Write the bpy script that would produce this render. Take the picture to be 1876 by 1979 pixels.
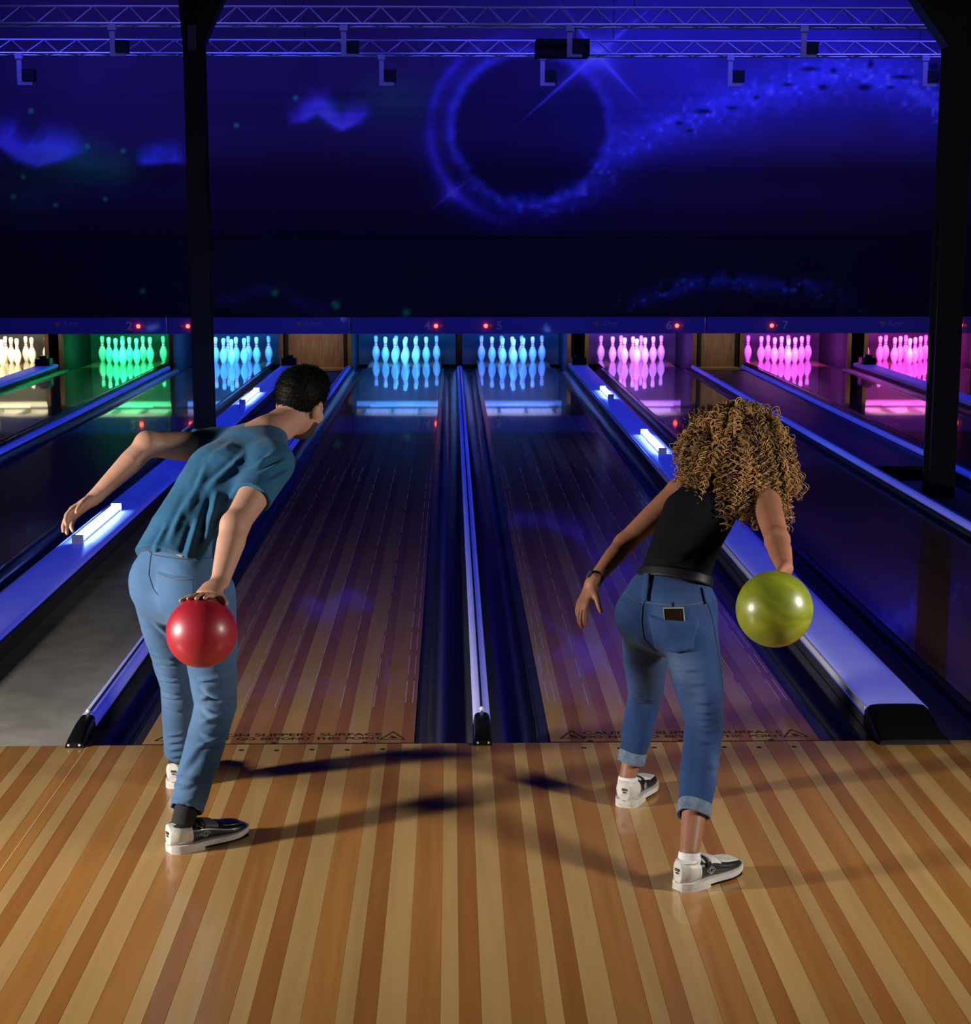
import bpy, bmesh, math, random
import numpy as np
from mathutils import Vector, Matrix
from mathutils.bvhtree import BVHTree

for o in list(bpy.data.objects): bpy.data.objects.remove(o)
SC = bpy.context.scene
COL = SC.collection
RNG = random.Random(7)
NPR = np.random.RandomState(11)
PI = math.pi

# ------------------------------------------------------------------ camera
CAM_LOC = (-0.1187, -6.2925, 1.9786)
CAM_PITCH, CAM_YAW, CAM_F = 0.167791, 0.0204214, 3241.336 / 1876.0
cd = bpy.data.cameras.new('camera'); cam = bpy.data.objects.new('camera', cd); COL.objects.link(cam)
cd.sensor_fit = 'HORIZONTAL'; cd.sensor_width = 36.0; cd.lens = CAM_F * 36.0
cd.clip_end = 100
_f = Vector((math.sin(CAM_YAW) * math.cos(CAM_PITCH), math.cos(CAM_YAW) * math.cos(CAM_PITCH), -math.sin(CAM_PITCH)))
_r = Vector((math.cos(CAM_YAW), -math.sin(CAM_YAW), 0)); _u = _r.cross(_f)
cam.matrix_world = Matrix(((_r.x, _u.x, -_f.x, CAM_LOC[0]), (_r.y, _u.y, -_f.y, CAM_LOC[1]), (_r.z, _u.z, -_f.z, CAM_LOC[2]), (0, 0, 0, 1)))
SC.camera = cam
# ------------------------------------------------------------------ world, exposure
W = bpy.data.worlds.new('world'); SC.world = W; W.use_nodes = True
W.node_tree.nodes['Background'].inputs[0].default_value = (0.05, 0.06, 0.2, 1)
W.node_tree.nodes['Background'].inputs[1].default_value = 0.02
SC.view_settings.view_transform = 'Standard'; SC.view_settings.look = 'None'
SC.view_settings.exposure = 0.0; SC.view_settings.gamma = 1.0
SC.view_settings.use_curve_mapping = False
# ------------------------------------------------------------------ lights
def area(name, loc, target, size, energy, color, spread=180, sy=None):
    l = bpy.data.lights.new(name, 'AREA'); l.energy = energy; l.color = color
    l.shape = 'RECTANGLE'; l.size = size; l.size_y = sy or size; l.spread = math.radians(spread)
    o = bpy.data.objects.new(name, l); COL.objects.link(o); o.location = loc
    d = Vector(target) - Vector(loc); o.rotation_euler = d.to_track_quat('-Z', 'Y').to_euler()
    return o
# two photographic strobes, one each side of the approach
area('strobe_light', (-4.1, -2.05, 1.32), (-0.5, -1.0, 0.70), 0.22, 104, (1.0, 0.93, 0.84), 115, 0.45)
area('strobe_light', (2.75, -2.15, 1.65), (0.6, -1.1, 0.75), 0.25, 27, (1.0, 0.93, 0.84), 110, 0.5)
# the hall's blacklights under the ceiling
for bx_, by_, be_ in ((-3.2, 9.0, 11), (0.3, 9.0, 11), (3.8, 9.0, 11)):
    area('blacklight', (bx_, by_, 4.9), (bx_, by_ + .3, 0), 1.6, be_, (0.04, 0.06, 1.0), 104, 0.3)
# blue wash lights between truss and mural
for mx_, me_ in ((-5.5, 40), (-2.6, 20), (0.6, 32), (3.3, 38), (5.8, 42)):
    area('mural_wash', (mx_, 14.9, 5.25), (mx_, 18.3, 3.7), 2.2, me_ * .55, (0.065, 0.06, 1.0), 100, 0.2)

area('truss_fill', (-2.5, 12.3, 5.3), (-2.5, 14.5, 4.3), 5.0, 26, (0.14, 0.12, 1.0), 150, 0.15)  # unseen blue strip lights, added to brighten the trusses
area('truss_fill', (3.5, 12.3, 5.3), (3.5, 14.5, 4.3), 5.0, 26, (0.14, 0.12, 1.0), 150, 0.15)
# ------------------------------------------------------------------ helpers: objects
def link(o, parent=None):
    COL.objects.link(o)
    if parent is not None: o.parent = parent
    return o
def tag(o, label=None, cat=None, group=None, kind=None):
    if label: o['label'] = label
    if cat: o['category'] = cat
    if group: o['group'] = group
    if kind: o['kind'] = kind
    return o
def empty(name, loc=(0, 0, 0), label=None, cat=None, group=None, kind=None):
    o = bpy.data.objects.new(name, None); o.location = loc; o.empty_display_size = .05; COL.objects.link(o)
    return tag(o, label, cat, group, kind)
def mesh_obj(name, verts, faces, mat, parent=None, smooth=False, loc=(0, 0, 0)):
    me = bpy.data.meshes.new(name)
    me.from_pydata([tuple(v) for v in verts], [], [tuple(f) for f in faces]); me.update()
    if smooth: me.polygons.foreach_set('use_smooth', [True] * len(me.polygons))
    me.materials.append(mat)
    o = bpy.data.objects.new(name, me); o.location = loc
    return link(o, parent)
def share(name, src, loc, parent=None, scale=None, rot=None):
    o = bpy.data.objects.new(name, src.data); o.location = loc
    if scale: o.scale = scale
    if rot: o.rotation_euler = rot
    return link(o, parent)
class MB:
    """collects simple shapes, builds one mesh object"""
    def __init__(s): s.v = []; s.f = []
    def add(s, v, f):
        n = len(s.v); s.v += [tuple(p) for p in v]; s.f += [tuple(i + n for i in q) for q in f]; return s
    def box(s, x0, x1, y0, y1, z0, z1):
        v = [(x, y, z) for x in (x0, x1) for y in (y0, y1) for z in (z0, z1)]
        return s.add(v, [(0, 1, 3, 2), (4, 6, 7, 5), (0, 4, 5, 1), (2, 3, 7, 6), (0, 2, 6, 4), (1, 5, 7, 3)])
    def tube(s, pts, r, n=8, cap=True):
        pts = [Vector(p) for p in pts]; rs = r if isinstance(r, (list, tuple)) else [r] * len(pts)
        ring = []; up = Vector((0, 0, 1))
        for i, p in enumerate(pts):
            a = pts[max(i - 1, 0)]; b = pts[min(i + 1, len(pts) - 1)]; w = (b - a).normalized()
            if abs(w.dot(up)) > .95: up = Vector((1, 0, 0))
            u = w.cross(up).normalized(); v = u.cross(w); up = v if i else up
            ring.append([p + (u * math.cos(2 * PI * k / n) + v * math.sin(2 * PI * k / n)) * rs[i] for k in range(n)])
        vs = [q for rg in ring for q in rg]; fs = []
        for i in range(len(pts) - 1):
            for k in range(n):
                fs.append((i * n + k, i * n + (k + 1) % n, (i + 1) * n + (k + 1) % n, (i + 1) * n + k))
        if cap: fs += [tuple(range(n - 1, -1, -1)), tuple((len(pts) - 1) * n + k for k in range(n))]
        return s.add(vs, fs)
    def extr(s, prof, y0, y1, closed=True):
        n = len(prof); v = [(x, y0, z) for x, z in prof] + [(x, y1, z) for x, z in prof]
        f = [(k, (k + 1) % n, n + (k + 1) % n, n + k) for k in range(n if closed else n - 1)]
        if closed: f += [tuple(range(n - 1, -1, -1)), tuple(n + k for k in range(n))]
        return s.add(v, f)
    def loft(s, secs, cap=True):
        n = len(secs[0]); v = [p for q in secs for p in q]; f = []
        for i in range(len(secs) - 1):
            for k in range(n): f.append((i * n + k, i * n + (k + 1) % n, (i + 1) * n + (k + 1) % n, (i + 1) * n + k))
        if cap: f += [tuple(range(n - 1, -1, -1)), tuple((len(secs) - 1) * n + k for k in range(n))]
        return s.add(v, f)
    def lathe(s, prof, n=24, c=(0, 0, 0)):
        v = []; f = []
        for r, z in prof: v += [(c[0] + r * math.cos(2 * PI * k / n), c[1] + r * math.sin(2 * PI * k / n), c[2] + z) for k in range(n)]
        for i in range(len(prof) - 1):
            for k in range(n): f.append((i * n + k, i * n + (k + 1) % n, (i + 1) * n + (k + 1) % n, (i + 1) * n + k))
        f += [tuple(range(n - 1, -1, -1)), tuple((len(prof) - 1) * n + k for k in range(n))]
        return s.add(v, f)
    def sphere(s, c, r, n=16, m=10):
        v = []; f = []
        for i in range(m + 1):
            t = PI * i / m
            v += [(c[0] + r * math.sin(t) * math.cos(2 * PI * k / n), c[1] + r * math.sin(t) * math.sin(2 * PI * k / n), c[2] - r * math.cos(t)) for k in range(n)]
        for i in range(m):
            for k in range(n): f.append((i * n + k, i * n + (k + 1) % n, (i + 1) * n + (k + 1) % n, (i + 1) * n + k))
        return s.add(v, f)
    def build(s, name, mat, parent=None, smooth=False, loc=(0, 0, 0)):
        o = mesh_obj(name, s.v, s.f, mat, parent, smooth, loc)
        if smooth:
            try: o.data.set_sharp_from_angle(angle=math.radians(42))
            except Exception: pass
        return o
def text_obj(name, body, size, mat, loc, rot, sx=1.0, parent=None, depth=0.0006, align='CENTER', shear=0.0, bold=0.0):
    c = bpy.data.curves.new('txt', 'FONT'); c.body = body; c.size = size; c.align_x = align; c.extrude = depth; c.shear = shear; c.offset = bold
    t = bpy.data.objects.new('txt', c); COL.objects.link(t)
    dg = bpy.context.evaluated_depsgraph_get(); me = bpy.data.meshes.new_from_object(t.evaluated_get(dg)); bpy.data.objects.remove(t)
    me.materials.clear(); me.materials.append(mat); me.name = name
    o = bpy.data.objects.new(name, me); o.location = loc; o.rotation_euler = rot; o.scale = (sx, 1, 1)
    return link(o, parent)

# ------------------------------------------------------------------ helpers: materials
def pmat(name, col, rough=.5, metal=0., coat=0., emis=None, estr=0., spec=.5, coat_r=.05, alpha=None):
    m = bpy.data.materials.new(name); m.use_nodes = True; b = m.node_tree.nodes['Principled BSDF']
    b.inputs['Base Color'].default_value = (*col, 1); b.inputs['Roughness'].default_value = rough
    b.inputs['Metallic'].default_value = metal; b.inputs['Coat Weight'].default_value = coat; b.inputs['Coat Roughness'].default_value = coat_r
    b.inputs['Specular IOR Level'].default_value = spec
    if emis: b.inputs['Emission Color'].default_value = (*emis, 1); b.inputs['Emission Strength'].default_value = estr
    return m
def noisy(m, c1, c2, scale=(20, 20, 20), detail=5, lo=.35, hi=.65, coords='Object', rand=False, bump=0., bscale=None, rand_amt=0.):
    """base colour from stretched noise between c1 and c2; optional bump and per-object variation"""
    nt = m.node_tree; N = nt.nodes; Lk = nt.links; b = N['Principled BSDF']
    tc = N.new('ShaderNodeTexCoord'); mp = N.new('ShaderNodeMapping'); mp.inputs['Scale'].default_value = scale
    src = tc.outputs[coords]
    if rand:
        oi = N.new('ShaderNodeObjectInfo'); mu = N.new('ShaderNodeMath'); mu.operation = 'MULTIPLY'; mu.inputs[1].default_value = 57.3
        Lk.new(oi.outputs['Random'], mu.inputs[0])
        va = N.new('ShaderNodeVectorMath'); va.operation = 'ADD'; Lk.new(src, va.inputs[0]); Lk.new(mu.outputs[0], va.inputs[1]); src = va.outputs[0]
    Lk.new(src, mp.inputs['Vector'])
    nz = N.new('ShaderNodeTexNoise'); nz.inputs['Scale'].default_value = 1; nz.inputs['Detail'].default_value = detail; nz.inputs['Distortion'].default_value = .4
    Lk.new(mp.outputs[0], nz.inputs['Vector'])
    rp = N.new('ShaderNodeValToRGB'); rp.color_ramp.elements[0].position = lo; rp.color_ramp.elements[1].position = hi
    rp.color_ramp.elements[0].color = (*c1, 1); rp.color_ramp.elements[1].color = (*c2, 1)
    Lk.new(nz.outputs['Fac'], rp.inputs[0]); out = rp.outputs[0]
    if rand_amt:
        hs = N.new('ShaderNodeHueSaturation'); mr = N.new('ShaderNodeMapRange')
        mr.inputs['To Min'].default_value = 1 - rand_amt; mr.inputs['To Max'].default_value = 1 + rand_amt
        Lk.new(oi.outputs['Random'], mr.inputs['Value']); Lk.new(mr.outputs[0], hs.inputs['Value']); Lk.new(out, hs.inputs['Color']); out = hs.outputs[0]
    Lk.new(out, b.inputs['Base Color'])
    if bump:
        bp = N.new('ShaderNodeBump'); bp.inputs['Strength'].default_value = bump; bp.inputs['Distance'].default_value = .002
        n2 = N.new('ShaderNodeTexNoise'); n2.inputs['Scale'].default_value = bscale or 200; n2.inputs['Detail'].default_value = 3
        Lk.new(tc.outputs[coords], n2.inputs['Vector']); Lk.new(n2.outputs['Fac'], bp.inputs['Height']); Lk.new(bp.outputs[0], b.inputs['Normal'])
    return m
def attr_mat(m, attr, mul=None):
    nt = m.node_tree; a = nt.nodes.new('ShaderNodeAttribute'); a.attribute_name = attr
    nt.links.new(a.outputs['Color'], nt.nodes['Principled BSDF'].inputs['Base Color']); return m
def set_cols(me, name, cols):
    a = me.color_attributes.new(name, 'FLOAT_COLOR', 'POINT')
    c4 = np.ones((len(cols), 4), np.float32); c4[:, :3] = cols
    a.data.foreach_set('color', c4.ravel())

WG = (26, 1.1, 26)
def boardmat(name, c1, c2, rough, coat):
    m = pmat(name, c1, rough, coat=coat, coat_r=.06 if coat < .8 else .035, spec=.5 if coat < .8 else .08)
    if coat > .8: m.node_tree.nodes['Principled BSDF'].inputs['Coat IOR'].default_value = 1.36
    return noisy(m, c1, c2, WG, 6, .3, .72, 'Object', True, rand_amt=.10)
M_bl = boardmat('maple_light', (.42, .250, .090), (.50, .315, .120), .32, .35)
M_bm = boardmat('maple_brown', (.32, .138, .032), (.41, .192, .048), .32, .35)
M_bd = boardmat('maple_dark', (.28, .112, .026), (.355, .152, .038), .32, .35)
M_ll = boardmat('lane_light', (.43, .245, .085), (.51, .305, .11), .22, .82)
M_lm = boardmat('lane_brown', (.33, .155, .05), (.40, .20, .07), .22, .82)
M_ld = boardmat('lane_dark', (.27, .095, .028), (.34, .135, .042), .22, .82)
M_lane = noisy(pmat('lane_far', (.3, .15, .06), .22, coat=1.0, coat_r=.035, spec=.08), (.22, .10, .03), (.30, .15, .05), (9, .4, 9))
M_concrete = noisy(pmat('concrete', (.3, .29, .27), .8), (.26, .245, .225), (.40, .385, .355), (5, 5, 5), 8, .3, .7, bump=.3, bscale=60)
M_black = pmat('black_plastic', (.006, .006, .008), .35)
M_blackm = pmat('black_matte', (.008, .008, .010), .7)
M_cap = noisy(pmat('cap_white', (.72, .72, .78), .38, emis=(.010, .040, 1.0), estr=.33), (.66, .66, .74), (.76, .76, .82), (3, 3, 3))  # even blue emission stands in for the plastic's glow under blacklight
M_groove = pmat('groove_dark', (.02, .02, .035), .5)
M_gutter = noisy(pmat('gutter_grey', (.05, .05, .07), .28), (.035, .037, .055), (.055, .057, .08), (6, 1, 6))
M_ledge = pmat('bumper_dark', (.03, .032, .04), .25)
M_wedge = noisy(pmat('dark_board', (.06, .05, .04), .6), (.045, .038, .03), (.075, .062, .05), (3, 3, 30))
M_tube = pmat('tube_glow', (.8, .9, 1), .3, emis=(.13, .24, 1.0), estr=42)
M_bracket = pmat('lamp_bracket', (.8, .8, .85), .35)
M_pinw = pmat('pin_white', (.80, .80, .78), .18, coat=.6)
M_steel = pmat('truss_aluminium', (.62, .62, .66), .38, .85)
M_dark_paint = pmat('column_black', (.010, .010, .016), .55)
M_wall = pmat('wall_dark', (.012, .012, .02), .8)
M_hood = pmat('hood_blue', (.20, .16, .75), .30, coat=.3)
M_numb = pmat('number_print', (.85, .85, 1.0), .5)
M_logo = pmat('logo_orange', (.95, .40, .28), .5)
M_logot = pmat('logo_grey', (.60, .55, .75), .5)
M_led = pmat('led_red', (.6, .02, .01), .3, emis=(1.0, .06, .03), estr=7)
M_ledoff = pmat('led_dim', (.25, .07, .05), .4, emis=(1, .2, .12), estr=.05)
M_ply = noisy(pmat('plywood_brown', (.3, .2, .14), .55), (.24, .15, .10), (.36, .24, .17), (30, 3, 4), 6)
M_post = noisy(pmat('kickback_wood', (.35, .22, .1), .5), (.26, .16, .075), (.40, .26, .12), (20, 20, 2), 5)
M_yel = noisy(pmat('sill_wood', (.6, .45, .2), .45), (.5, .37, .16), (.62, .46, .22), (3, 30, 30))
M_pit = pmat('pit_dark', (.012, .012, .016), .6)
M_setter = pmat('setter_white', (.62, .60, .54), .45)
M_ink = pmat('ink_brown', (.03, .018, .012), .5)
M_dash = pmat('dash_white', (.42, .40, .60), .35, emis=(.25, .22, 1.0), estr=.03)  # slight emission stands in for the dashes fluorescing under blacklight

# ================================================================== STRUCTURE
XL, XR, YB, ZC = -8.6, 9.2, 18.3, 5.6
fl = MB().box(XL, XR, 0, 20.5, -.30, -.16).build('floor', M_blackm); tag(fl, kind='structure')
c = MB().box(XL, XR, -5.2, 20.6, ZC, ZC + .1).build('ceiling', M_wall); tag(c, kind='structure')
for nm, x in (('wall_left', XL - .1), ('wall_right', XR)):
    tag(MB().box(x, x + .1, -5.2, 20.6, -.3, ZC).build(nm, M_wall), kind='structure')
# approach floor: planks in repeating bands
app = tag(empty('approach_floor', (0, 0, 0)), kind='structure', label='polished maple approach floor of striped planks')
MB().box(XL, XR, -4.57, -.004, -.30, -.020).build('subfloor', M_blackm, app)
PER = .2672; BANDS = (('l', .0760), ('m', .0860), ('l2', .0482), ('d', .0570))
x = .755 - PER * 12; protos = {}
while x < 3.0:
    for kd, w in BANDS:
        mm = {'l': M_bl, 'l2': M_bl, 'm': M_bm, 'd': M_bd}[kd]
        if kd not in protos:
            hw = w / 2 - .0003; b_ = .0006
            prof = [(-hw, -.02), (hw, -.02), (hw, -b_), (hw - b_, 0), (-hw + b_, 0), (-hw, -b_)]
            protos[kd] = MB().extr(prof, -4.57, -.004).build('plank', mm, app, loc=(x + w / 2, 0, 0))
        else: share('plank', protos[kd], (x + w / 2, 0, 0), app)
        x += w
AX1 = x
MB().box(-1.532, -1.529, -4.5, -.01, -.001, .0006).build('panel_joint', pmat('joint_pale', (.55, .42, .26), .4), app)
LANES = {1: -6.65, 2: -4.90, 3: -3.32, 4: -.795, 5: .795, 6: 2.60, 7: 4.83, 8: 6.62}
HW = .53
dm = pmat('dowel_dark', (.02, .012, .008), .6); dp = None
for ln in (4, 5):
    for k in range(-3, 4):
        p_ = (LANES[ln] + k * .1355, -.08 + .006 * (k % 2), .0002)
        if dp is None: dp = MB().lathe([(.0001, -.003), (.010, -.003), (.010, .0008), (.0001, .0008)], 10).build('dowel', dm, app, loc=p_)
        else: share('dowel', dp, p_, app)
trim_n = 0
for ln in (4, 5):
    trim_n += 1
    tag(MB().box(LANES[ln] - HW, LANES[ln] + HW, -.0035, .006, -.02, .0012).build('trim_%d' % trim_n, M_ink), kind='structure')

# ------------------------------------------------------------------ lanes
LBL = {1: 'first lane at the far left edge, its pins lit warm white', 2: 'lane numbered 2 with green lit pins', 3: 'lane behind the black column with cyan lit pins',
       4: 'lane numbered 4 ahead of the man, ending in light blue pins', 5: 'lane numbered 5 ahead of the woman, ending in blue pins',
       6: 'lane numbered 6 ending in violet pins, right of the blue lamp strip', 7: 'lane numbered 7 ending in magenta pins', 8: 'rightmost lane with hot pink pins beside the column'}
YE = 19.25
lane_proto = {}
for ln, xc in LANES.items():
    la = empty('bowling_lane', (xc, 0, 0), 'glossy wooden ' + LBL[ln], 'lane', 'bowling lanes')
    if ln in (4, 5):
        MB().box(-HW, HW, .008, YE, -.12, -.014).build('lane_bed', M_blackm, la)
        x = -HW; k = 0; seq = [('l', .078), ('d', .054), ('m', .082), ('d', .050)]
        while x < HW - .01:
            kd, w = seq[k % 4]; w = min(w, HW - x); key = (kd, round(w, 3))
            if key not in lane_proto:
                hw = w / 2 - .0002
                prof = [(-hw, -.014), (hw, -.014), (hw, -.0004), (hw - .0004, 0), (-hw + .0004, 0), (-hw, -.0004)]
                lane_proto[key] = MB().extr(prof, .008, YE).build('board', {'l': M_ll, 'm': M_lm, 'd': M_ld}[kd], la, loc=(x + w / 2, 0, 0))
            else: share('board', lane_proto[key], (x + w / 2, 0, 0), la)
            x += w; k += 1
        # dashed marker lines inlaid along the lane
        offs = [-HW + .022, -HW + .052] + [-HW + .052 + .1372 * j for j in range(1, 7)] + [HW - .052, HW - .022]
        for ox in offs:
            dd = MB(); y = .51 + (.0 if abs(ox) < .45 else .06)
            while y < 7.6:
                dd.box(ox - .0016, ox + .0016, y, y + .34, -.001, .0004); y += .4515
            dd.build('dash_line', M_dash, la)
        # caution lettering and warning triangles
        for wl, wy, ws, wk in (('CAUTION SLIPPERY SURFACE', .102, .050, 1.20), ('DO NOT GO BEYOND THIS POINT', .052, .047, 1.02)):
            wo = [text_obj('caution_text', w_, ws, M_ink, (0, wy, .0007), (0, 0, 0), wk, la, .0003, 'LEFT', bold=.0004) for w_ in wl.split()]
            wd = [o_.dimensions.x if o_.dimensions.x > 0 else .1 for o_ in wo]; wd = [max(v_.co.x for v_ in o_.data.vertices) * wk for o_ in wo]
            gap = .022; cur = -(sum(wd) + gap * (len(wd) - 1)) / 2
            for o_, w_ in zip(wo, wd): o_.location.x = cur; cur += w_ + gap
        for sx in (-1, 1):
            tri = MB(); cx = sx * .440; P = [(cx - .048, .050), (cx + .048, .050), (cx, .152)]
            for a in range(3):
                p, q = Vector((*P[a], .0009)), Vector((*P[(a + 1) % 3], .0009)); d = (q - p).normalized(); n = Vector((-d.y, d.x, 0)) * .0035
                tri.add([p - n, q - n, q + n, p + n], [(0, 1, 2, 3)])
            tri.add([(cx - .022, .066, .0010), (cx + .026, .066, .0010), (cx + .012, .082, .0010), (cx - .004, .100, .0010), (cx - .014, .104, .0010), (cx - .002, .080, .0010)], [(0, 1, 2, 3, 4, 5)])
            tri.build('warning_triangle', M_ink, la)
        for k in (-1, 0, 1):
            MB().lathe([(.0001, 0), (.011, 0), (.011, .0009), (.0001, .0009)], 10).build('dowel', dm, la, loc=(k * .355 - .02, .014, 0))
    else:
        MB().box(-HW, HW, .008, YE, -.12, 0).build('lane_surface', M_lane, la)
    # bumper rails lying along both edges
    for sx in (-1, 1):
        bm_ = MB(); y = .01
        while y < 17.2:
            bm_.box(min(sx * HW, sx * (HW + .043)), max(sx * HW, sx * (HW + .043)), y, y + 1.17, -.05, -.006); y += 1.18
        bm_.build('bumper_rail', M_ledge, la)

# ------------------------------------------------------------------ gutters
def gutter(x0, x1, label):
    n = 12; pr = []
    w = x1 - x0; cx = (x0 + x1) / 2
    for i in range(n + 1):
        t = PI * i / n; pr.append((cx - (w / 2 - .002) * math.cos(t), -.004 - .085 * math.sin(t)))
    pr += [(x1, -.004), (x1, -.11), (x0, -.11), (x0, -.004)]
    o = MB().extr(pr, .004, 18.0).build('gutter', M_gutter, smooth=True)
    tag(o, label, 'gutter', 'ball gutters')
SH = {1: 'far left lane with warm white pins', 2: 'lane with green pins', 3: 'lane with cyan pins behind the column', 4: 'lane with light blue pins', 5: 'lane with deep blue pins', 6: 'lane with violet pins', 7: 'lane with magenta pins', 8: 'rightmost lane with hot pink pins'}
GUT = {}
DIV = {}   # dividers: x0,x1
DIV['12'] = (-5.905, -5.645, 'wide'); DIV['23'] = (-4.145, -4.075, 'thin'); DIV['3a'] = (-2.500, -2.245, 'wide'); DIV['4a'] = (-1.612, -1.542, 'thin')
DIV['45'] = (-.036, .034, 'thin'); DIV['56'] = (1.535, 1.795, 'wide'); DIV['6a'] = (3.285, 3.350, 'thin'); DIV['7a'] = (3.995, 4.060, 'thin'); DIV['78'] = (5.590, 5.850, 'wide'); DIV['8'] = (7.38, 7.45, 'thin')
left = {2: '12', 3: '23', 4: '4a', 5: '45', 6: '56', 7: '7a', 8: '78'}; right = {1: '12', 2: '23', 3: '3a', 4: '45', 5: '56', 6: '6a', 7: '78', 8: '8'}
for ln, xc in LANES.items():
    if ln in left: gutter(DIV[left[ln]][1] + .001, xc - HW - .0435, 'dark channel gutter along the left side of the ' + SH[ln])
    if ln in right: gutter(xc + HW + .0435, DIV[right[ln]][0] - .001, 'dark channel gutter along the right side of the ' + SH[ln])

# ------------------------------------------------------------------ lane dividers
def arch(cx, hw, z0, z1, y, n=9, sq=3.0, zb=-.13):
    out = []
    for i in range(n):
        t = PI - PI * i / (n - 1); cs, sn = math.cos(t), math.sin(t)
        out.append((cx + hw * math.copysign(abs(cs) ** (2 / sq), cs), y, z0 + (z1 - z0) * abs(sn) ** (2 / sq)))
    out += [(cx + hw, y, zb), (cx - hw, y, zb)]
    return out
def divider(key, y0, y1, label):
    x0, x1, kd = DIV[key]; cx = (x0 + x1) / 2; hw = (x1 - x0) / 2
    d = empty('lane_divider', (cx, y0, 0), label, 'lane divider', 'lane dividers')
    P = lambda secs: [[(a - cx, b - y0, c_) for a, b, c_ in q] for q in secs]
    if kd == 'thin':
        zt = .060
        MB().loft(P([arch(cx, hw, .02, zt, y0 + .20, 11, 2.6, .015), arch(cx, hw, .02, zt, y1, 11, 2.6, .015)])).build('cap', M_cap, d, True)
        MB().box(-hw + .004, hw - .004, .19, y1 - y0, -.13, .016).build('base', M_gutter, d)
        MB().box(-.0048, .0048, .215, y1 - y0, zt - .004, zt + .0012).build('groove', M_groove, d)
        MB().loft(P([arch(cx, hw, .0, zt + .001, y0 + .215, 11, 3.4), arch(cx, hw, .0, zt - .002, y0 + .12, 11, 3.4), arch(cx, hw, 0, .034, y0 - .0, 11, 4), arch(cx, hw * 1.02, 0.001, .020, y0 - .035, 11, 4, .001)])).build('nose', M_black, d, True)
        k = MB().sphere((0, .232, zt + .010), .010, 12, 8).tube([(0, .232, zt - .004), (0, .232, zt + .01)], .005).build('knob', pmat('knob_white', (.8, .8, .8), .3), d, True)
        for sx in (-1, 1): MB().sphere((sx * hw * .6, -.036, .012), .005, 8, 6).build('screw', M_bracket, d, True)
    else:
        zt = .092
        MB().loft(P([arch(cx, hw, .055, zt, y0 + .185, 17, 4.2, .05), arch(cx, hw, .055, zt, y1, 17, 4.2, .05)])).build('cap', M_cap, d, True)
        MB().box(-hw + .004, hw - .002, .18, y1 - y0, -.13, .052).build('base', M_gutter, d)
        MB().box(-hw, -hw + .006, .19, y1 - y0, .048, zt - .008).build('edge_strip', pmat('edge_pale', (.82, .82, .86), .3), d)  # pale strip draws the highlight along the cap's left edge
        if key == '3a': MB().box(hw, hw + .022, .19, y1 - y0, -.13, zt - .03).build('side_board', M_wedge, d)
        MB().loft(P([arch(cx, hw, .04, zt + .002, y0 + .19, 17, 4.5), arch(cx, hw, .03, zt - .006, y0 + .10, 17, 4.5), arch(cx, hw, .01, .05, y0 - .0, 17, 5), arch(cx + .012, hw * 1.06, .002, .022, y0 - .06, 17, 5, .001)])).build('nose', M_black, d, True)
    return d
DL = {'12': 'wide blue lit divider strip at the far left between warm white and green pin lanes', '23': 'narrow divider rail between the lane numbered 2 and the cyan lit lane',
      '3a': 'wide blue lit divider strip left of the man, carrying two glowing tubes', '4a': 'narrow pale divider rail beside the concrete aisle, ending behind the man',
      '45': 'narrow pale divider rail in the middle between lanes 4 and 5', '56': 'wide blue lit divider strip behind the woman, carrying two glowing tubes',
      '6a': 'narrow divider rail right of the lane numbered 6', '7a': 'narrow divider rail left of the lane numbered 7', '78': 'wide divider strip between lane numbered 7 and pink lit lane',
      '8': 'narrow divider rail past the rightmost pink lit lane'}
for k_ in DIV: divider(k_, 0.0, 17.45, DL[k_])

# ------------------------------------------------------------------ aisles
a1 = tag(MB().box(-2.222, -1.613, 0.0, 17.3, -.159, -.012).build('aisle_floor', M_concrete), 'bare grey concrete aisle floor left of the man', 'floor')
a1['kind'] = 'structure'
a2 = tag(MB().box(3.351, 3.994, 0.0, 17.3, -.159, -.10).build('aisle_floor', M_concrete), 'dark concrete aisle floor beside the right column', 'floor'); a2['kind'] = 'structure'
pl = empty('walkway_platform', (3.67, 7.5, -.1), 'low walkway board between lanes 6 and 7 ending at the column', 'platform')
MB().box(-.305, .305, 0, 9.5, .02, .115).build('deck', noisy(pmat('walk_grey', (.3, .3, .34), .4), (.10, .10, .12), (.15, .15, .18), (4, 1, 4)), pl)
MB().box(-.305, .305, -.012, 0, .0, .118).build('end_board', M_blackm, pl)

# ------------------------------------------------------------------ glowing tube lamps on the wide dividers
def uv_lamp(x, y0, y1, z, label):
    t = empty('blacklight_tube', (x, y0, z), label, 'lamp', 'glowing tubes on the dividers'); L_ = y1 - y0
    MB().box(-.026, .026, .0, L_, 0, .012).build('base_rail', M_bracket, t)
    for yy in (0, L_): MB().box(-.034, .034, yy - .010, yy + .010, .0, .052).build('end_holder', M_bracket, t)
    MB().tube([(-.012, .012, .036), (-.012, L_ - .012, .036)], .013, 10).tube([(.014, .012, .036), (.014, L_ - .012, .036)], .013, 10).build('tube', M_tube, t, True)
uv_lamp(-2.385, 3.75, 4.95, .0925, 'large glowing blue white tube lamp beside the man\'s left hand')
uv_lamp(-2.385, 11.9, 13.25, .0925, 'small glowing tube lamp on the strip left of the man\'s head')
uv_lamp(1.665, 7.75, 9.1, .0925, 'glowing blue white tube lamp left of the woman\'s hair')
uv_lamp(1.665, 12.4, 13.4, .0925, 'farthest small glowing tube lamp on the strip behind the woman')
uv_lamp(-5.775, 6.9, 8.1, .0925, 'glowing tube lamp on the strip at the far left edge')

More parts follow.
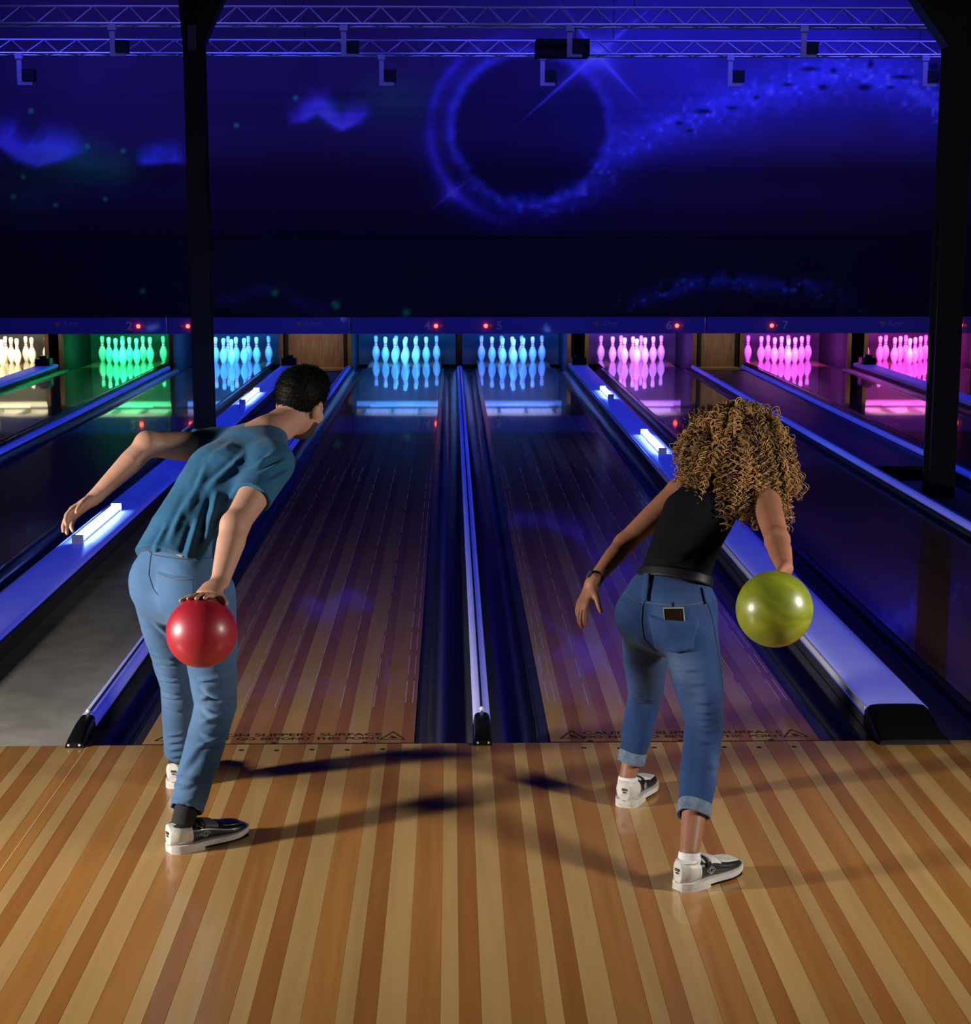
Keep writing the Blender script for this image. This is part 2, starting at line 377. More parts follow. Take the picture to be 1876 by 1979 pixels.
# ------------------------------------------------------------------ pins
IN = .0254
PROF = [(0.001, 0), (1.015, 0), (1.12, .15), (1.415, .75), (1.955, 2.25), (2.255, 3.375), (2.383, 4.5), (2.28, 5.875), (1.85, 7.25), (1.235, 8.625), (.985, 9.375), (.90, 10), (.935, 10.875), (1.045, 11.75), (1.205, 12.625), (1.2735, 13.5), (1.18, 14.2), (.9, 14.68), (.5, 14.93), (.001, 15)]
def catmull(pr, m=3):
    out = []
    for i in range(len(pr) - 1):
        p0 = pr[max(i - 1, 0)]; p1 = pr[i]; p2 = pr[i + 1]; p3 = pr[min(i + 2, len(pr) - 1)]
        for j in range(m):
            t = j / m
            out.append(tuple(.5 * ((2 * p1[a]) + (-p0[a] + p2[a]) * t + (2 * p0[a] - 5 * p1[a] + 4 * p2[a] - p3[a]) * t * t + (-p0[a] + 3 * p1[a] - 3 * p2[a] + p3[a]) * t ** 3) for a in (0, 1)))
    return out + [pr[-1]]
nt = M_pinw.node_tree; N = nt.nodes
tc = N.new('ShaderNodeTexCoord'); sx_ = N.new('ShaderNodeSeparateXYZ'); nt.links.new(tc.outputs['Object'], sx_.inputs[0])
rp = N.new('ShaderNodeValToRGB'); rp.color_ramp.interpolation = 'CONSTANT'
mr = N.new('ShaderNodeMath'); mr.operation = 'MULTIPLY'; mr.inputs[1].default_value = 1 / .381
nt.links.new(sx_.outputs['Z'], mr.inputs[0]); nt.links.new(mr.outputs[0], rp.inputs[0])
el = rp.color_ramp.elements; el[0].position = 0; el[0].color = (.8, .8, .78, 1); el[1].position = .60; el[1].color = (.80, .22, .40, 1)
for p_, c_ in ((.645, (.8, .8, .78, 1)), (.69, (.80, .22, .40, 1)), (.735, (.8, .8, .78, 1))):
    e = el.new(p_); e.color = c_
nt.links.new(rp.outputs[0], N['Principled BSDF'].inputs['Base Color'])
pin_o = None
PROW = [('front head pin', 0, 0), ('left pin of the second row', -.1524, 1), ('right pin of the second row', .1524, 1),
        ('left pin of the third row', -.3048, 2), ('middle pin of the third row', 0, 2), ('right pin of the third row', .3048, 2),
        ('outer left pin of the back row', -.4572, 3), ('inner left pin of the back row', -.1524, 3), ('inner right pin of the back row', .1524, 3), ('outer right pin of the back row', .4572, 3)]
PCOL = {1: 'warm white lit rack at the far left edge', 2: 'green lit rack', 3: 'cyan lit rack beside the column', 4: 'light blue rack under number 4', 5: 'blue rack under number 5',
        6: 'violet lit rack under number 6', 7: 'magenta rack under number 7', 8: 'hot pink rack beside the right column'}
for ln, xc in LANES.items():
    for nm, ox, r_ in PROW:
        loc = (xc + ox, 18.29 + .264 * r_, .0004)
        if pin_o is None:
            pin_o = MB().lathe([(r * IN, z * IN) for r, z in catmull(PROF)], 20).build('bowling_pin', M_pinw, smooth=True, loc=loc); o = pin_o
        else: o = share('bowling_pin', pin_o, loc)
        o.rotation_euler = (0, 0, RNG.random() * 6)
        tag(o, nm + ', ' + PCOL[ln], 'bowling pin', 'pins of the ' + PCOL[ln])
PLC = {1: (1.0, .93, .55), 2: (.02, 1.0, .34), 3: (.03, .25, 1.0), 4: (.03, .24, 1.0), 5: (.03, .15, 1.0), 6: (.34, .10, 1.0), 7: (.66, .07, 1.0), 8: (1.0, .06, .85)}
PLE = {1: 30, 2: 34, 3: 54, 4: 54, 5: 58, 6: 62, 7: 56, 8: 54}
for ln, xc in LANES.items():
    lb = empty('pit_light_bar', (xc, 17.82, .545), 'coloured light bar above the ' + SH[ln], 'light bar', 'pit light bars')
    xa, xb = (-.77 if ln in (3, 5) else -.75), (.77 if ln in (2, 4) else .75)
    MB().box(xa, xb, -.02, .02, .012, .045).build('housing', M_blackm, lb)
    MB().box(-.49, .49, -.012, .012, .004, .012).build('diffuser', pmat('diffuser_%d' % ln, (.7, .7, .7), .4, emis=PLC[ln], estr=6), lb)
    area('pit_light', (xc, 17.82, .54), (xc, 18.75, .12), .96, PLE[ln], PLC[ln], 130, .03)

for wx_, ww_ in ((-5.80, .3), (-2.06, .8), (1.70, .3), (3.72, .55), (5.73, .3), (0, .2), (-4.11, .2)):
    area('warm_fill', (wx_, 17.35, .60), (wx_, 17.95, .15), ww_, .55 * ww_ / .5, (1.0, .72, .42), 120, .03)  # unseen warm lamps added to brighten the panels and post edges
for xc in LANES.values(): area('warm_fill', (xc, 17.2, .98), (xc, 18.7, .72), 1.0, 2.2, (1.0, .90, .75), 36, .03)  # unseen lamps added to brighten the pinsetter beams
# ------------------------------------------------------------------ pit walls between the lanes
def kick(x, label, wood=True, w=.05):
    k = empty('kickback_wall', (x, 17.76, -.1), label, 'partition', 'pit side walls')
    MB().box(-w / 2, w / 2, .03, 2.0, 0, .95).build('side_panel', M_pit, k)
    MB().box(-w / 2 - .004, w / 2 + .004, 0, .03, 0, .62).build('front_edge', M_post if wood else M_blackm, k)
for ln, xc in LANES.items():
    for sx, sn in ((-1, 'left'), (1, 'right')):
        if (ln, sx) in ((2, 1), (3, -1), (4, 1), (5, -1)): continue
        kick(xc + sx * .775, 'wooden pit side wall at the %s of the %s' % (sn, SH[ln]))
kick(-4.11, 'dark thin pit post between the green and the cyan pins', False); kick(0, 'dark thin pit post between the light blue and the blue pins', False)
for ln, xc in LANES.items():
    p = empty('pinsetter', (xc, 18.0, .5), 'pale pinsetter frame above the ' + SH[ln], 'machine', 'pinsetters')
    xa, xb = (-.77 if ln in (3, 5) else -.75), (.77 if ln in (2, 4) else .75)
    MB().box(xa, xb, .95, 1.0, .10, .30).build('rear_beam', M_setter, p)
    MB().box(xa, xb, .02, .06, .19, .31).build('front_beam', M_setter, p)
    for sx in (-.62, -.2, .2, .62): MB().box(sx - .02, sx + .02, .06, .95, .2, .25).build('rail', M_setter, p)
    q = tag(MB().box(xc - .745, xc + .745, 19.62, 19.66, -.1, .9).build('pit_curtain', M_pit), 'dark pit curtain at the end of the ' + SH[ln], 'curtain', 'pit curtains')
for x0, x1, lb in ((-2.50, -1.612, 'brown plywood panel between the cyan and light blue pins'), (3.43, 4.015, 'brown plywood panel between the violet and magenta pins')):
    b = empty('access_panel', ((x0 + x1) / 2, 17.86, 0), lb, 'panel', 'brown access panels'); h = (x1 - x0) / 2
    MB().box(-h, h, 0, .03, -.05, .60).build('board', M_ply, b)
    MB().box(-h - .0, -h + .05, -.03, 0, -.05, .60).build('stile', M_blackm, b); MB().box(h - .05, h, -.03, 0, -.05, .60).build('stile', M_blackm, b)
    MB().box(-h, h, -.24, 0, -.03, .004).build('sill', M_yel, b)
for k_, lb in (('12', 'small black ball sensor box at the end of the far left strip'), ('3a', 'small black sensor box at the strip end beside the man\'s head'), ('56', 'small black sensor box at the end of the strip behind the woman'), ('78', 'small black sensor box at the strip end left of the pink pins')):
    x0, x1, _ = DIV[k_]; s_ = empty('sensor_box', ((x0 + x1) / 2, 17.0, .09), lb, 'box', 'sensor boxes')
    MB().box(-.10, .10, .06, .26, 0.003, .10).box(-.05, .05, .10, .2, .10, .14).build('casing', M_black, s_)
    MB().box(-.09, .09, -.05, .06, 0.003, .012).build('plate', pmat('plate_white', (.7, .7, .66), .4), s_)

# ------------------------------------------------------------------ mural and masking panels
def vnoise(x, y, seed):
    r = np.random.RandomState(seed).rand(257, 257); xi = np.floor(x).astype(int); yi = np.floor(y).astype(int)
    fx = x - xi; fy = y - yi; fx = fx * fx * (3 - 2 * fx); fy = fy * fy * (3 - 2 * fy)
    a = r[xi % 257, yi % 257]; b = r[(xi + 1) % 257, yi % 257]; c_ = r[xi % 257, (yi + 1) % 257]; d = r[(xi + 1) % 257, (yi + 1) % 257]
    return (a * (1 - fx) + b * fx) * (1 - fy) + (c_ * (1 - fx) + d * fx) * fy
def fbm(x, y, seed, oc=5):
    s = 0; a = .5
    for k in range(oc): s = s + a * vnoise(x * 2 ** k, y * 2 ** k, seed + k); a *= .5
    return s
def pdist(U, V, pts):
    """distance to polyline, signed height above it (V up negative), and fraction along"""
    D = np.full(U.shape, 1e9); T = np.zeros(U.shape); S = np.zeros(U.shape); n = len(pts) - 1
    for i in range(n):
        (ax, ay), (bx, by) = pts[i], pts[i + 1]; dx, dy = bx - ax, by - ay; L2 = dx * dx + dy * dy
        t = np.clip(((U - ax) * dx + (V - ay) * dy) / L2, 0, 1); qx = U - ax - t * dx; qy = V - ay - t * dy; d = np.hypot(qx, qy)
        m = d < D; D = np.where(m, d, D); T = np.where(m, (i + t) / n, T); S = np.where(m, qy, S)
    return D, S, T
def G(d, w): return np.exp(-(d / w) ** 2)
def bump01(t, e=.15): return np.clip(t / e, 0, 1) * np.clip((1 - t) / e, 0, 1)
def paint_upper(U, V):
    n1 = fbm(U / 60, V / 60, 3); n2 = fbm(U / 22, V / 22, 9); n3 = fbm(U / 11, V / 11, 21, 3)
    C = np.zeros(U.shape + (3,)); add = lambda m, col: C.__iadd__(m[..., None] * np.array(col))
    C += np.array([.10, .05, .056])
    add(.5 + n1, (.004, .003, .030))
    top = np.clip((430 - V) / 430, 0, 1)
    add(top * (.3 + .7 * n1), (.02, .01, .075))
    # bright haze of the upper right
    hz = np.exp(-((U - 1560) / 420) ** 2 - ((V - 60) / 150) ** 2) + .6 * np.exp(-((U - 1230) / 170) ** 2 - ((V - 130) / 170) ** 2)
    add(hz * (.6 + .6 * n1), (.03, .05, .30))
    # nebula band climbing to the right
    D, S, T = pdist(U, V, [(960, 405), (1060, 398), (1140, 350), (1200, 290), (1270, 240), (1350, 215), (1440, 185), (1530, 155), (1610, 135), (1700, 145), (1780, 185), (1860, 240)])
    D2 = D + (n2 - .48) * 55
    w = 26 + 26 * T
    cloud = np.clip((n2 - .36) * 3.2, 0, 1.3) * np.clip((n3 - .25) * 2.2, .15, 1.2)
    add(G(np.maximum(D2, 0), w) * cloud * bump01(T, .12), (.24, .30, .80)); add(G(D2, w * .7) * (.3 + n1) * bump01(T, .12), (.08, .10, .40)); add(G(D, w * 1.9), (.01, .02, .13))
    spark = np.clip((n3 - .60) * 8, 0, 1) * G(D, w * .8); add(spark, (.35, .45, .9))
    for rx, ry, a, b in ((1345, 212, 17, 5), (1545, 130, 18, 5), (1590, 133, 6, 5), (1570, 165, 11, 6), (1650, 165, 14, 7), (1700, 165, 8, 4), (1720, 145, 22, 4), (1445, 185, 6, 4), (1300, 235, 9, 4), (1320, 250, 7, 3), (1780, 125, 14, 12), (1400, 205, 12, 4), (1660, 120, 6, 10), (1505, 160, 12, 4), (1795, 140, 14, 8)):
        k = np.clip(1.4 - np.hypot((U - rx) / a, (V - ry) / b), 0, 1)[..., None]; C *= (1 - .85 * k)
    add(G(V - 205 - (U - 1800) * .45, 9) * G(U - 1800, 45), (.2, .25, .8))
    # planet: dark disc with two rings
    r = np.hypot((U - 1018) / 1.0, (V - 245) / .98); ang = np.degrees(np.arctan2(V - 245, U - 1018))
    inside = np.clip((150 - r) / 12, 0, 1)[..., None]; C[:] = C * (1 - .72 * inside) + inside * np.array([.020, .010, .045])
    wob = (n2 - .45) * 26
    rr = r + wob * (ang > -20) * (ang < 170)
    add(G(rr - 151, 7 + 5 * n3) * (.35 + .65 * np.clip(np.abs(ang) / 120, 0, 1)) * (.35 + n3), (.13, .17, .62))
    low = np.exp(-((ang - 75) / 55) ** 2); add(G(rr - 158, 17) * low * (n3 * 1.3), (.14, .18, .70))
    ro = np.hypot((U - 1012), (V - 248)); a2 = np.degrees(np.arctan2(V - 248, U - 1012))
    arc = np.exp(-((a2 - 140) / 30) ** 2); add(G(ro - 184, 9) * arc, (.28, .20, .85)); add(G(ro - 186, 24) * arc, (.05, .03, .25))
    arc2 = np.exp(-((((a2 + 360) % 360) - 215) / 38) ** 2); add(G(ro - 184, 8) * arc2 * (.4 + n2), (.07, .07, .42)); add(G(ro - 170, 22) * arc2 * n2, (.03, .03, .22))
    # star flares
    def flare(cx, cy, tips, core, cw):
        d = np.hypot(U - cx, V - cy); add(G(d, cw) + .35 * G(d, cw * 2.4), core)
        for tx, ty, ww in tips:
            dx, dy = tx - cx, ty - cy; L_ = math.hypot(dx, dy); t = ((U - cx) * dx + (V - cy) * dy) / L_ ** 2; q = np.abs((U - cx) * dy - (V - cy) * dx) / L_
            wt = np.clip(1 - t, 0, 1); add(((t > 0) & (t < 1)) * (G(q, .6 + ww * wt) * wt ** .7 + .35 * G(q, ww * 5 * wt + .3) * wt ** 2), core)
    flare(1143, 102, ((985, 246, 3.4), (1242, 212, 3.4), (1268, -8, 3.2), (1062, -8, 3.2)), (.36, .36, .9), 17)
    flare(869, 371, ((820, 412, 2.4), (922, 330, 2.4), (858, 350, 3), (884, 390, 3)), (.3, .22, .8), 8)
    # aurora ridges at the left
    for pts, hgt, col in (([(-10, 262), (30, 280), (58, 302), (88, 314), (130, 302), (185, 284)], 46, (.5, .5, 2.0)), ([(270, 310), (300, 312), (330, 306), (372, 312)], 30, (.25, .40, 1.2)),
                          ([(556, 234), (590, 228), (618, 206), (640, 228), (662, 244), (690, 230), (722, 208)], 26, (.6, .4, 1.5))):
        Dp, Sp, Tp = pdist(U, V, pts); nz = (n2 - .45) * 10
        up = np.where(Sp + nz < 0, G(Sp + nz, hgt), G(Sp + nz, 7)); e = bump01(Tp, .22) * G(np.maximum(Dp - np.abs(Sp), 0), 8)
        add(up * e * np.clip(1 - np.abs(Sp) / (hgt * 2.2), 0, 1) * (.4 + n2), col)
    for gx, gy, w_, a in ((150, 312, 60, .14), (225, 325, 45, .14), (760, 190, 60, .07), (60, 370, 80, .05), (640, 215, 30, .08), (110, 300, 40, .07)):
        add(G(np.hypot(U - gx, (V - gy) * 1.5), w_) * (n1 + .3), (0, a * 3.6, a * .6))
    for gx, gy in ((80, 213), (464, 240), (576, 187), (40, 379), (119, 395), (213, 384), (183, 281), (2, 290), (60, 340), (250, 290)):
        add(G(np.hypot(U - gx, V - gy), 3.6), (.05, 2.4, .30))
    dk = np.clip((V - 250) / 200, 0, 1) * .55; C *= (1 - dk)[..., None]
    return np.clip(C, .002, 1)
def paint_lower(U, V):
    n1 = fbm(U / 60, V / 60, 33); n2 = fbm(U / 22, V / 22, 39); n3 = fbm(U / 10, V / 10, 51, 3)
    C = np.zeros(U.shape + (3,)); add = lambda m, col: C.__iadd__(m[..., None] * np.array(col))
    C += np.array([.030, .024, .035]); add(n1, (.004, .003, .02))
    D, S, T = pdist(U, V, [(1200, 590), (1270, 568), (1330, 548), (1400, 540), (1480, 552), (1560, 556), (1650, 588)])
    add(G(D + (n2 - .45) * 30, 16) * np.clip((n2 - .3) * 3, 0, 1) * bump01(T, .2), (.07, .10, .55)); add(np.clip((n3 - .55) * 6, 0, 1) * G(D, 14), (.2, .3, .9))
    D, S, T = pdist(U, V, [(410, 575), (450, 580), (500, 556), (540, 562), (590, 590), (620, 600)]); add(G(D, 9) * n2, (.05, .06, .22))
    for gx, gy, w_ in ((275, 562, 3.5), (528, 566, 5), (645, 590, 6), (640, 586, 3), (780, 604, 6)):
        add(G(np.hypot(U - gx, V - gy), w_), (.05, 1.6, .28))
    return np.clip(C, .003, 1)
M_mural = attr_mat(pmat('mural_paint', (.1, .1, .3), .6, spec=.25), 'paint')
M_mask = attr_mat(pmat('mask_print', (.1, .1, .3), .45, spec=.35), 'paint')
def painted_grid(name, x0, x1, z0, z1, y, step, fn, ux, uz, mat, parent=None, thick=.06):
    nx = int((x1 - x0) / step) + 1; nz = int((z1 - z0) / step) + 1
    X, Z = np.meshgrid(np.linspace(x0, x1, nx), np.linspace(z0, z1, nz))
    v = np.stack([X.ravel(), np.full(X.size, y), Z.ravel()], 1); i = np.arange((nz - 1) * nx).reshape(nz - 1, nx)[:, :-1].ravel()
    f = np.stack([i, i + 1, i + nx + 1, i + nx], 1)
    me = bpy.data.meshes.new(name); n = len(v)
    cols = fn(ux(X), uz(Z)).reshape(-1, 3)
    bk = np.array([[x0, y + thick, z0], [x1, y + thick, z0], [x1, y + thick, z1], [x0, y + thick, z1]]); v = np.concatenate([v, bk]); cols = np.concatenate([cols, np.full((4, 3), .01)])
    c0, c1, c2, c3 = 0, nx - 1, nx * nz - 1, nx * (nz - 1)
    fs = f.tolist() + [[n, n + 3, n + 2, n + 1], [c0, n, n + 1, c1], [c1, n + 1, n + 2, c2], [c2, n + 2, n + 3, c3], [c3, n + 3, n, c0]]
    me.from_pydata(v.tolist(), [], fs); me.update(); set_cols(me, 'paint', cols); me.materials.append(mat)
    return link(bpy.data.objects.new(name, me), parent)
wb = painted_grid('wall_back', XL, XR, 1.80, ZC, YB, .019, paint_upper, lambda X: (X + 6.687) / .0075763, lambda Z: (5.157 - Z) / .007224, M_mural, thick=.1)
tag(wb, 'wall painted with a blue space mural of planet and nebula', kind='structure')
MY = 16.6
def mask(x0, x1, label, step=.022):
    cx = (x0 + x1) / 2; m = empty('masking_panel', (cx, MY, .562), label, 'panel', 'masking panels')
    p = painted_grid('panel', x0, x1, .785, 1.845, MY, step, paint_lower, lambda X: 866 + (X + .1187) / .007034, lambda Z: 613 - (Z - .784) / .006935, M_mask, m, .04); p.location = (-cx, -MY, -.562)
    MB().box(x0 - cx + .002, x1 - cx - .002, -.012, 1.68, 1.284, 1.304).build('top_rail', M_blackm, m)
    MB().box(x0 - cx + .003, x1 - cx - .003, -.02, .04, 0, .2225).build('hood', M_hood, m)
    MB().box(x0 - cx + .002, x0 - cx + .016, -.024, -.012, 0, 1.284).build('seam_strip', pmat('seam_blue', (.03, .03, .09), .5), m)
    return m
mk = [(mask(XL, -3.967, 'dark painted masking panel at the far left above the green pins'), XL, -3.967), (mask(-3.963, -1.486, 'dark masking panel above the cyan pins and brown board'), -3.963, -1.486),
      (mask(-1.482, 3.336, 'wide dark masking panel numbered 4, 5 and 6'), -1.482, 3.336), (mask(3.340, XR, 'dark masking panel at the right numbered 7'), 3.340, XR)]
def on_mask(x):
    for m, a, b in mk:
        if a <= x <= b: return m, x - (a + b) / 2
for s_, x in (('2', -4.466), ('3', -3.565), ('4', -0.442), ('5', 0.535), ('6', 2.843), ('7', 4.432), ('8', 6.718), ('1', -6.266)):
    m, lx = on_mask(x); text_obj('lane_number', s_, .157, M_numb, (lx, -.0215, .058), (PI / 2, 0, 0), 1.0, m, .001, bold=.004)
for x, on in ((-4.346, 1), (-4.262, 0), (-3.678, 1), (-3.762, 0), (-0.323, 1), (-0.245, 0), (0.353, 1), (0.430, 0), (2.955, 1), (3.033, 0), (4.249, 1), (4.327, 0), (6.838, 1), (6.915, 0)):
    m, lx = on_mask(x); MB().sphere((0, 0, 0), .027 if on else .020, 12, 8).build('indicator_light', M_led if on else M_ledoff, m, True, (lx, -.026, .105))
for x in (-5.436, -2.173, 1.858, 5.762):
    m, lx = on_mask(x)
    MB().add([(-.05, 0, .045), (.05, 0, .045), (0, 0, -.03), (-.05, .004, .045), (.05, .004, .045), (0, .004, -.03)], [(0, 2, 1), (3, 4, 5), (0, 1, 4, 3), (1, 2, 5, 4), (2, 0, 3, 5)]).build('logo_triangle', M_logo, m, loc=(lx, -.0245, .115))
    text_obj('logo_text', 'AMF', .082, M_logot, (lx + .055, -.0215, .100), (PI / 2, 0, 0), 1.5, m, .001, 'LEFT', .25)

# ------------------------------------------------------------------ columns
def column(x, y, w, label, capl, capr):
    t = empty('support_column', (x, y, -.1), label, 'column', 'support columns'); h = w / 2; H = ZC + .1
    MB().box(-h, h, -h, -h + .02, .02, H).build('front_flange', M_dark_paint, t); MB().box(-h, h, h - .02, h, .02, H).build('rear_flange', M_dark_paint, t)
    MB().box(-.012, .012, -h + .02, h - .02, .02, H).build('web', M_dark_paint, t)
    MB().box(-h - .0, h + .0, -h - .03, h + .03, 0, .02).build('base_plate', M_dark_paint, t)
    for s_, wd in ((-1, capl), (1, capr)):
        pf = [(s_ * h, 3.32 + .1), (s_ * (h + wd), 3.95 + .1), (s_ * (h + wd), 4.5), (s_ * h, 4.5)]
        v = [(a, -h + .002, b) for a, b in pf] + [(a, h - .002, b) for a, b in pf]
        MB().add(v, [(3, 2, 1, 0), (4, 5, 6, 7), (0, 1, 5, 4), (1, 2, 6, 5), (2, 3, 7, 6), (3, 0, 4, 7)]).build('haunch', M_dark_paint, t)
    return t
cl = column(-2.03, 6.7, .150, 'black steel column left of the man\'s head', .05, .30)
MB().box(-.03, .03, -.118, -.094, 3.38, 3.56).build('junction_box', pmat('jbox', (.12, .12, .2), .4), cl)
column(3.715, 6.7, .20, 'black steel column at the right edge', .48, .48)
rb = empty('roof_beam', (0.3, 6.7, 4.42), 'black roof beam carried by the columns', 'beam')
MB().box(XL - .3, XR - .3, -.10, .10, 0, .03).box(XL - .3, XR - .3, -.012, .012, .03, .37).box(XL - .3, XR - .3, -.10, .10, .37, .40).build('girder', M_dark_paint, rb)

# ------------------------------------------------------------------ trusses and fixtures
def truss(y, z, h, w, label, pitch):
    t = empty('lighting_truss', (0, y, z), label, 'truss', 'lighting trusses'); x0, x1 = XL + .1, XR - .1
    for yy, zz in ((0, 0), (w, 0), (w / 2, h)): MB().tube([(x0, yy, zz), (x1, yy, zz)], .0155, 8).build('chord', M_steel, t, True)
    n = int((x1 - x0) / pitch); up = dn = lo = None
    L_ = MB()
    for i in range(n):
        a = x0 + i * pitch; vis = -6.4 < a + x0 * 0 < 7.2
        if i % 2 == 0:
            if up is None: up = MB().tube([(0, 0, 0), (pitch, w / 2, h)], .008, 6).build('brace', M_steel, t, True, (a, 0, 0))
            else: share('brace', up, (a, 0, 0), t)
        else:
            if dn is None: dn = MB().tube([(0, w / 2, h), (pitch, 0, 0)], .008, 6).build('brace', M_steel, t, True, (a, 0, 0))
            else: share('brace', dn, (a, 0, 0), t)
        L_.tube([(a, w if i % 2 == 0 else w / 2, 0 if i % 2 == 0 else h), (a + pitch, w / 2 if i % 2 == 0 else w, h if i % 2 == 0 else 0)], .007, 5)
        L_.tube([(a, 0 if i % 2 == 0 else w, 0), (a + pitch, w if i % 2 == 0 else 0, 0)], .007, 5)
    o = L_.build('rear_lacing', M_steel, t, True); o['kind'] = 'stuff'
    for xx in (-6, -2, 2, 6): MB().tube([(xx, w / 2, h), (xx, w / 2, ZC - z)], .006, 6).build('hanger', M_blackm, t)
truss(16.0, 4.19, .18, .30, 'lower blue lit lighting truss nearer the mural', .21)
truss(13.5, 4.27, .205, .30, 'upper blue lit lighting truss at the top edge', .205)
M_arm = pmat('bracket_grey', (.5, .5, .55), .4)
def fixture(x, y, zt, s, label, head=True):
    t = empty('lamp_on_bracket', (x, y, zt), label, 'lamp', 'lamps under the trusses')
    MB().box(-.03, .03, -.02, .02, -.30 * s, .03).build('hanger_arm', M_arm, t)
    MB().box(-.03, .16 * s, -.02, .02, -.345 * s, -.30 * s).build('foot_arm', M_arm, t)
    MB().box(-.045, .045, -.035, .035, -.02, .04).build('clamp', M_arm, t)
    if head:
        b = MB().box(.035, .035 + .15 * s, -.035, .12, -.295 * s, -.145 * s).build('head', M_blackm, t)
for x, l in ((-5.645, 'leftmost lamp bracket under the lower truss'), (-1.004, 'lamp bracket under the lower truss above the light blue pins'), (1.073, 'lamp bracket under the lower truss just below the projector'), (3.504, 'lamp bracket under the lower truss right of the painted star flare'), (6.040, 'rightmost lamp bracket under the lower truss, beside the column')):
    fixture(x, 16.0, 4.134, 1.0, l)
for x, l in ((-3.958, 'lamp bracket on the upper truss left of the left column'), (-1.331, 'lamp bracket on the upper truss right of the left column'), (1.248, 'lamp bracket on the upper truss in front of the projector'), (3.937, 'lamp bracket on the upper truss nearest the right column')):
    fixture(x, 13.5, 4.2135, .888, l)
pj = empty('projector', (1.19, 13.95, 3.95), 'black projector box hanging under the upper truss', 'projector')
MB().box(-.31, .31, -.2, .2, 0, .19).build('casing', M_blackm, pj); MB().tube([(-.15, 0, .19), (-.15, -.12, .19), (-.15, -.14, .304)], .010).tube([(.15, 0, .19), (.15, -.12, .19), (.15, -.14, .304)], .010).build('hanger', M_steel, pj)
MB().lathe([(.001, 0), (.05, 0), (.05, .03), (.04, .03), (.001, .03)], 16).build('lens', M_black, pj, True, (-.1, .2, .1))

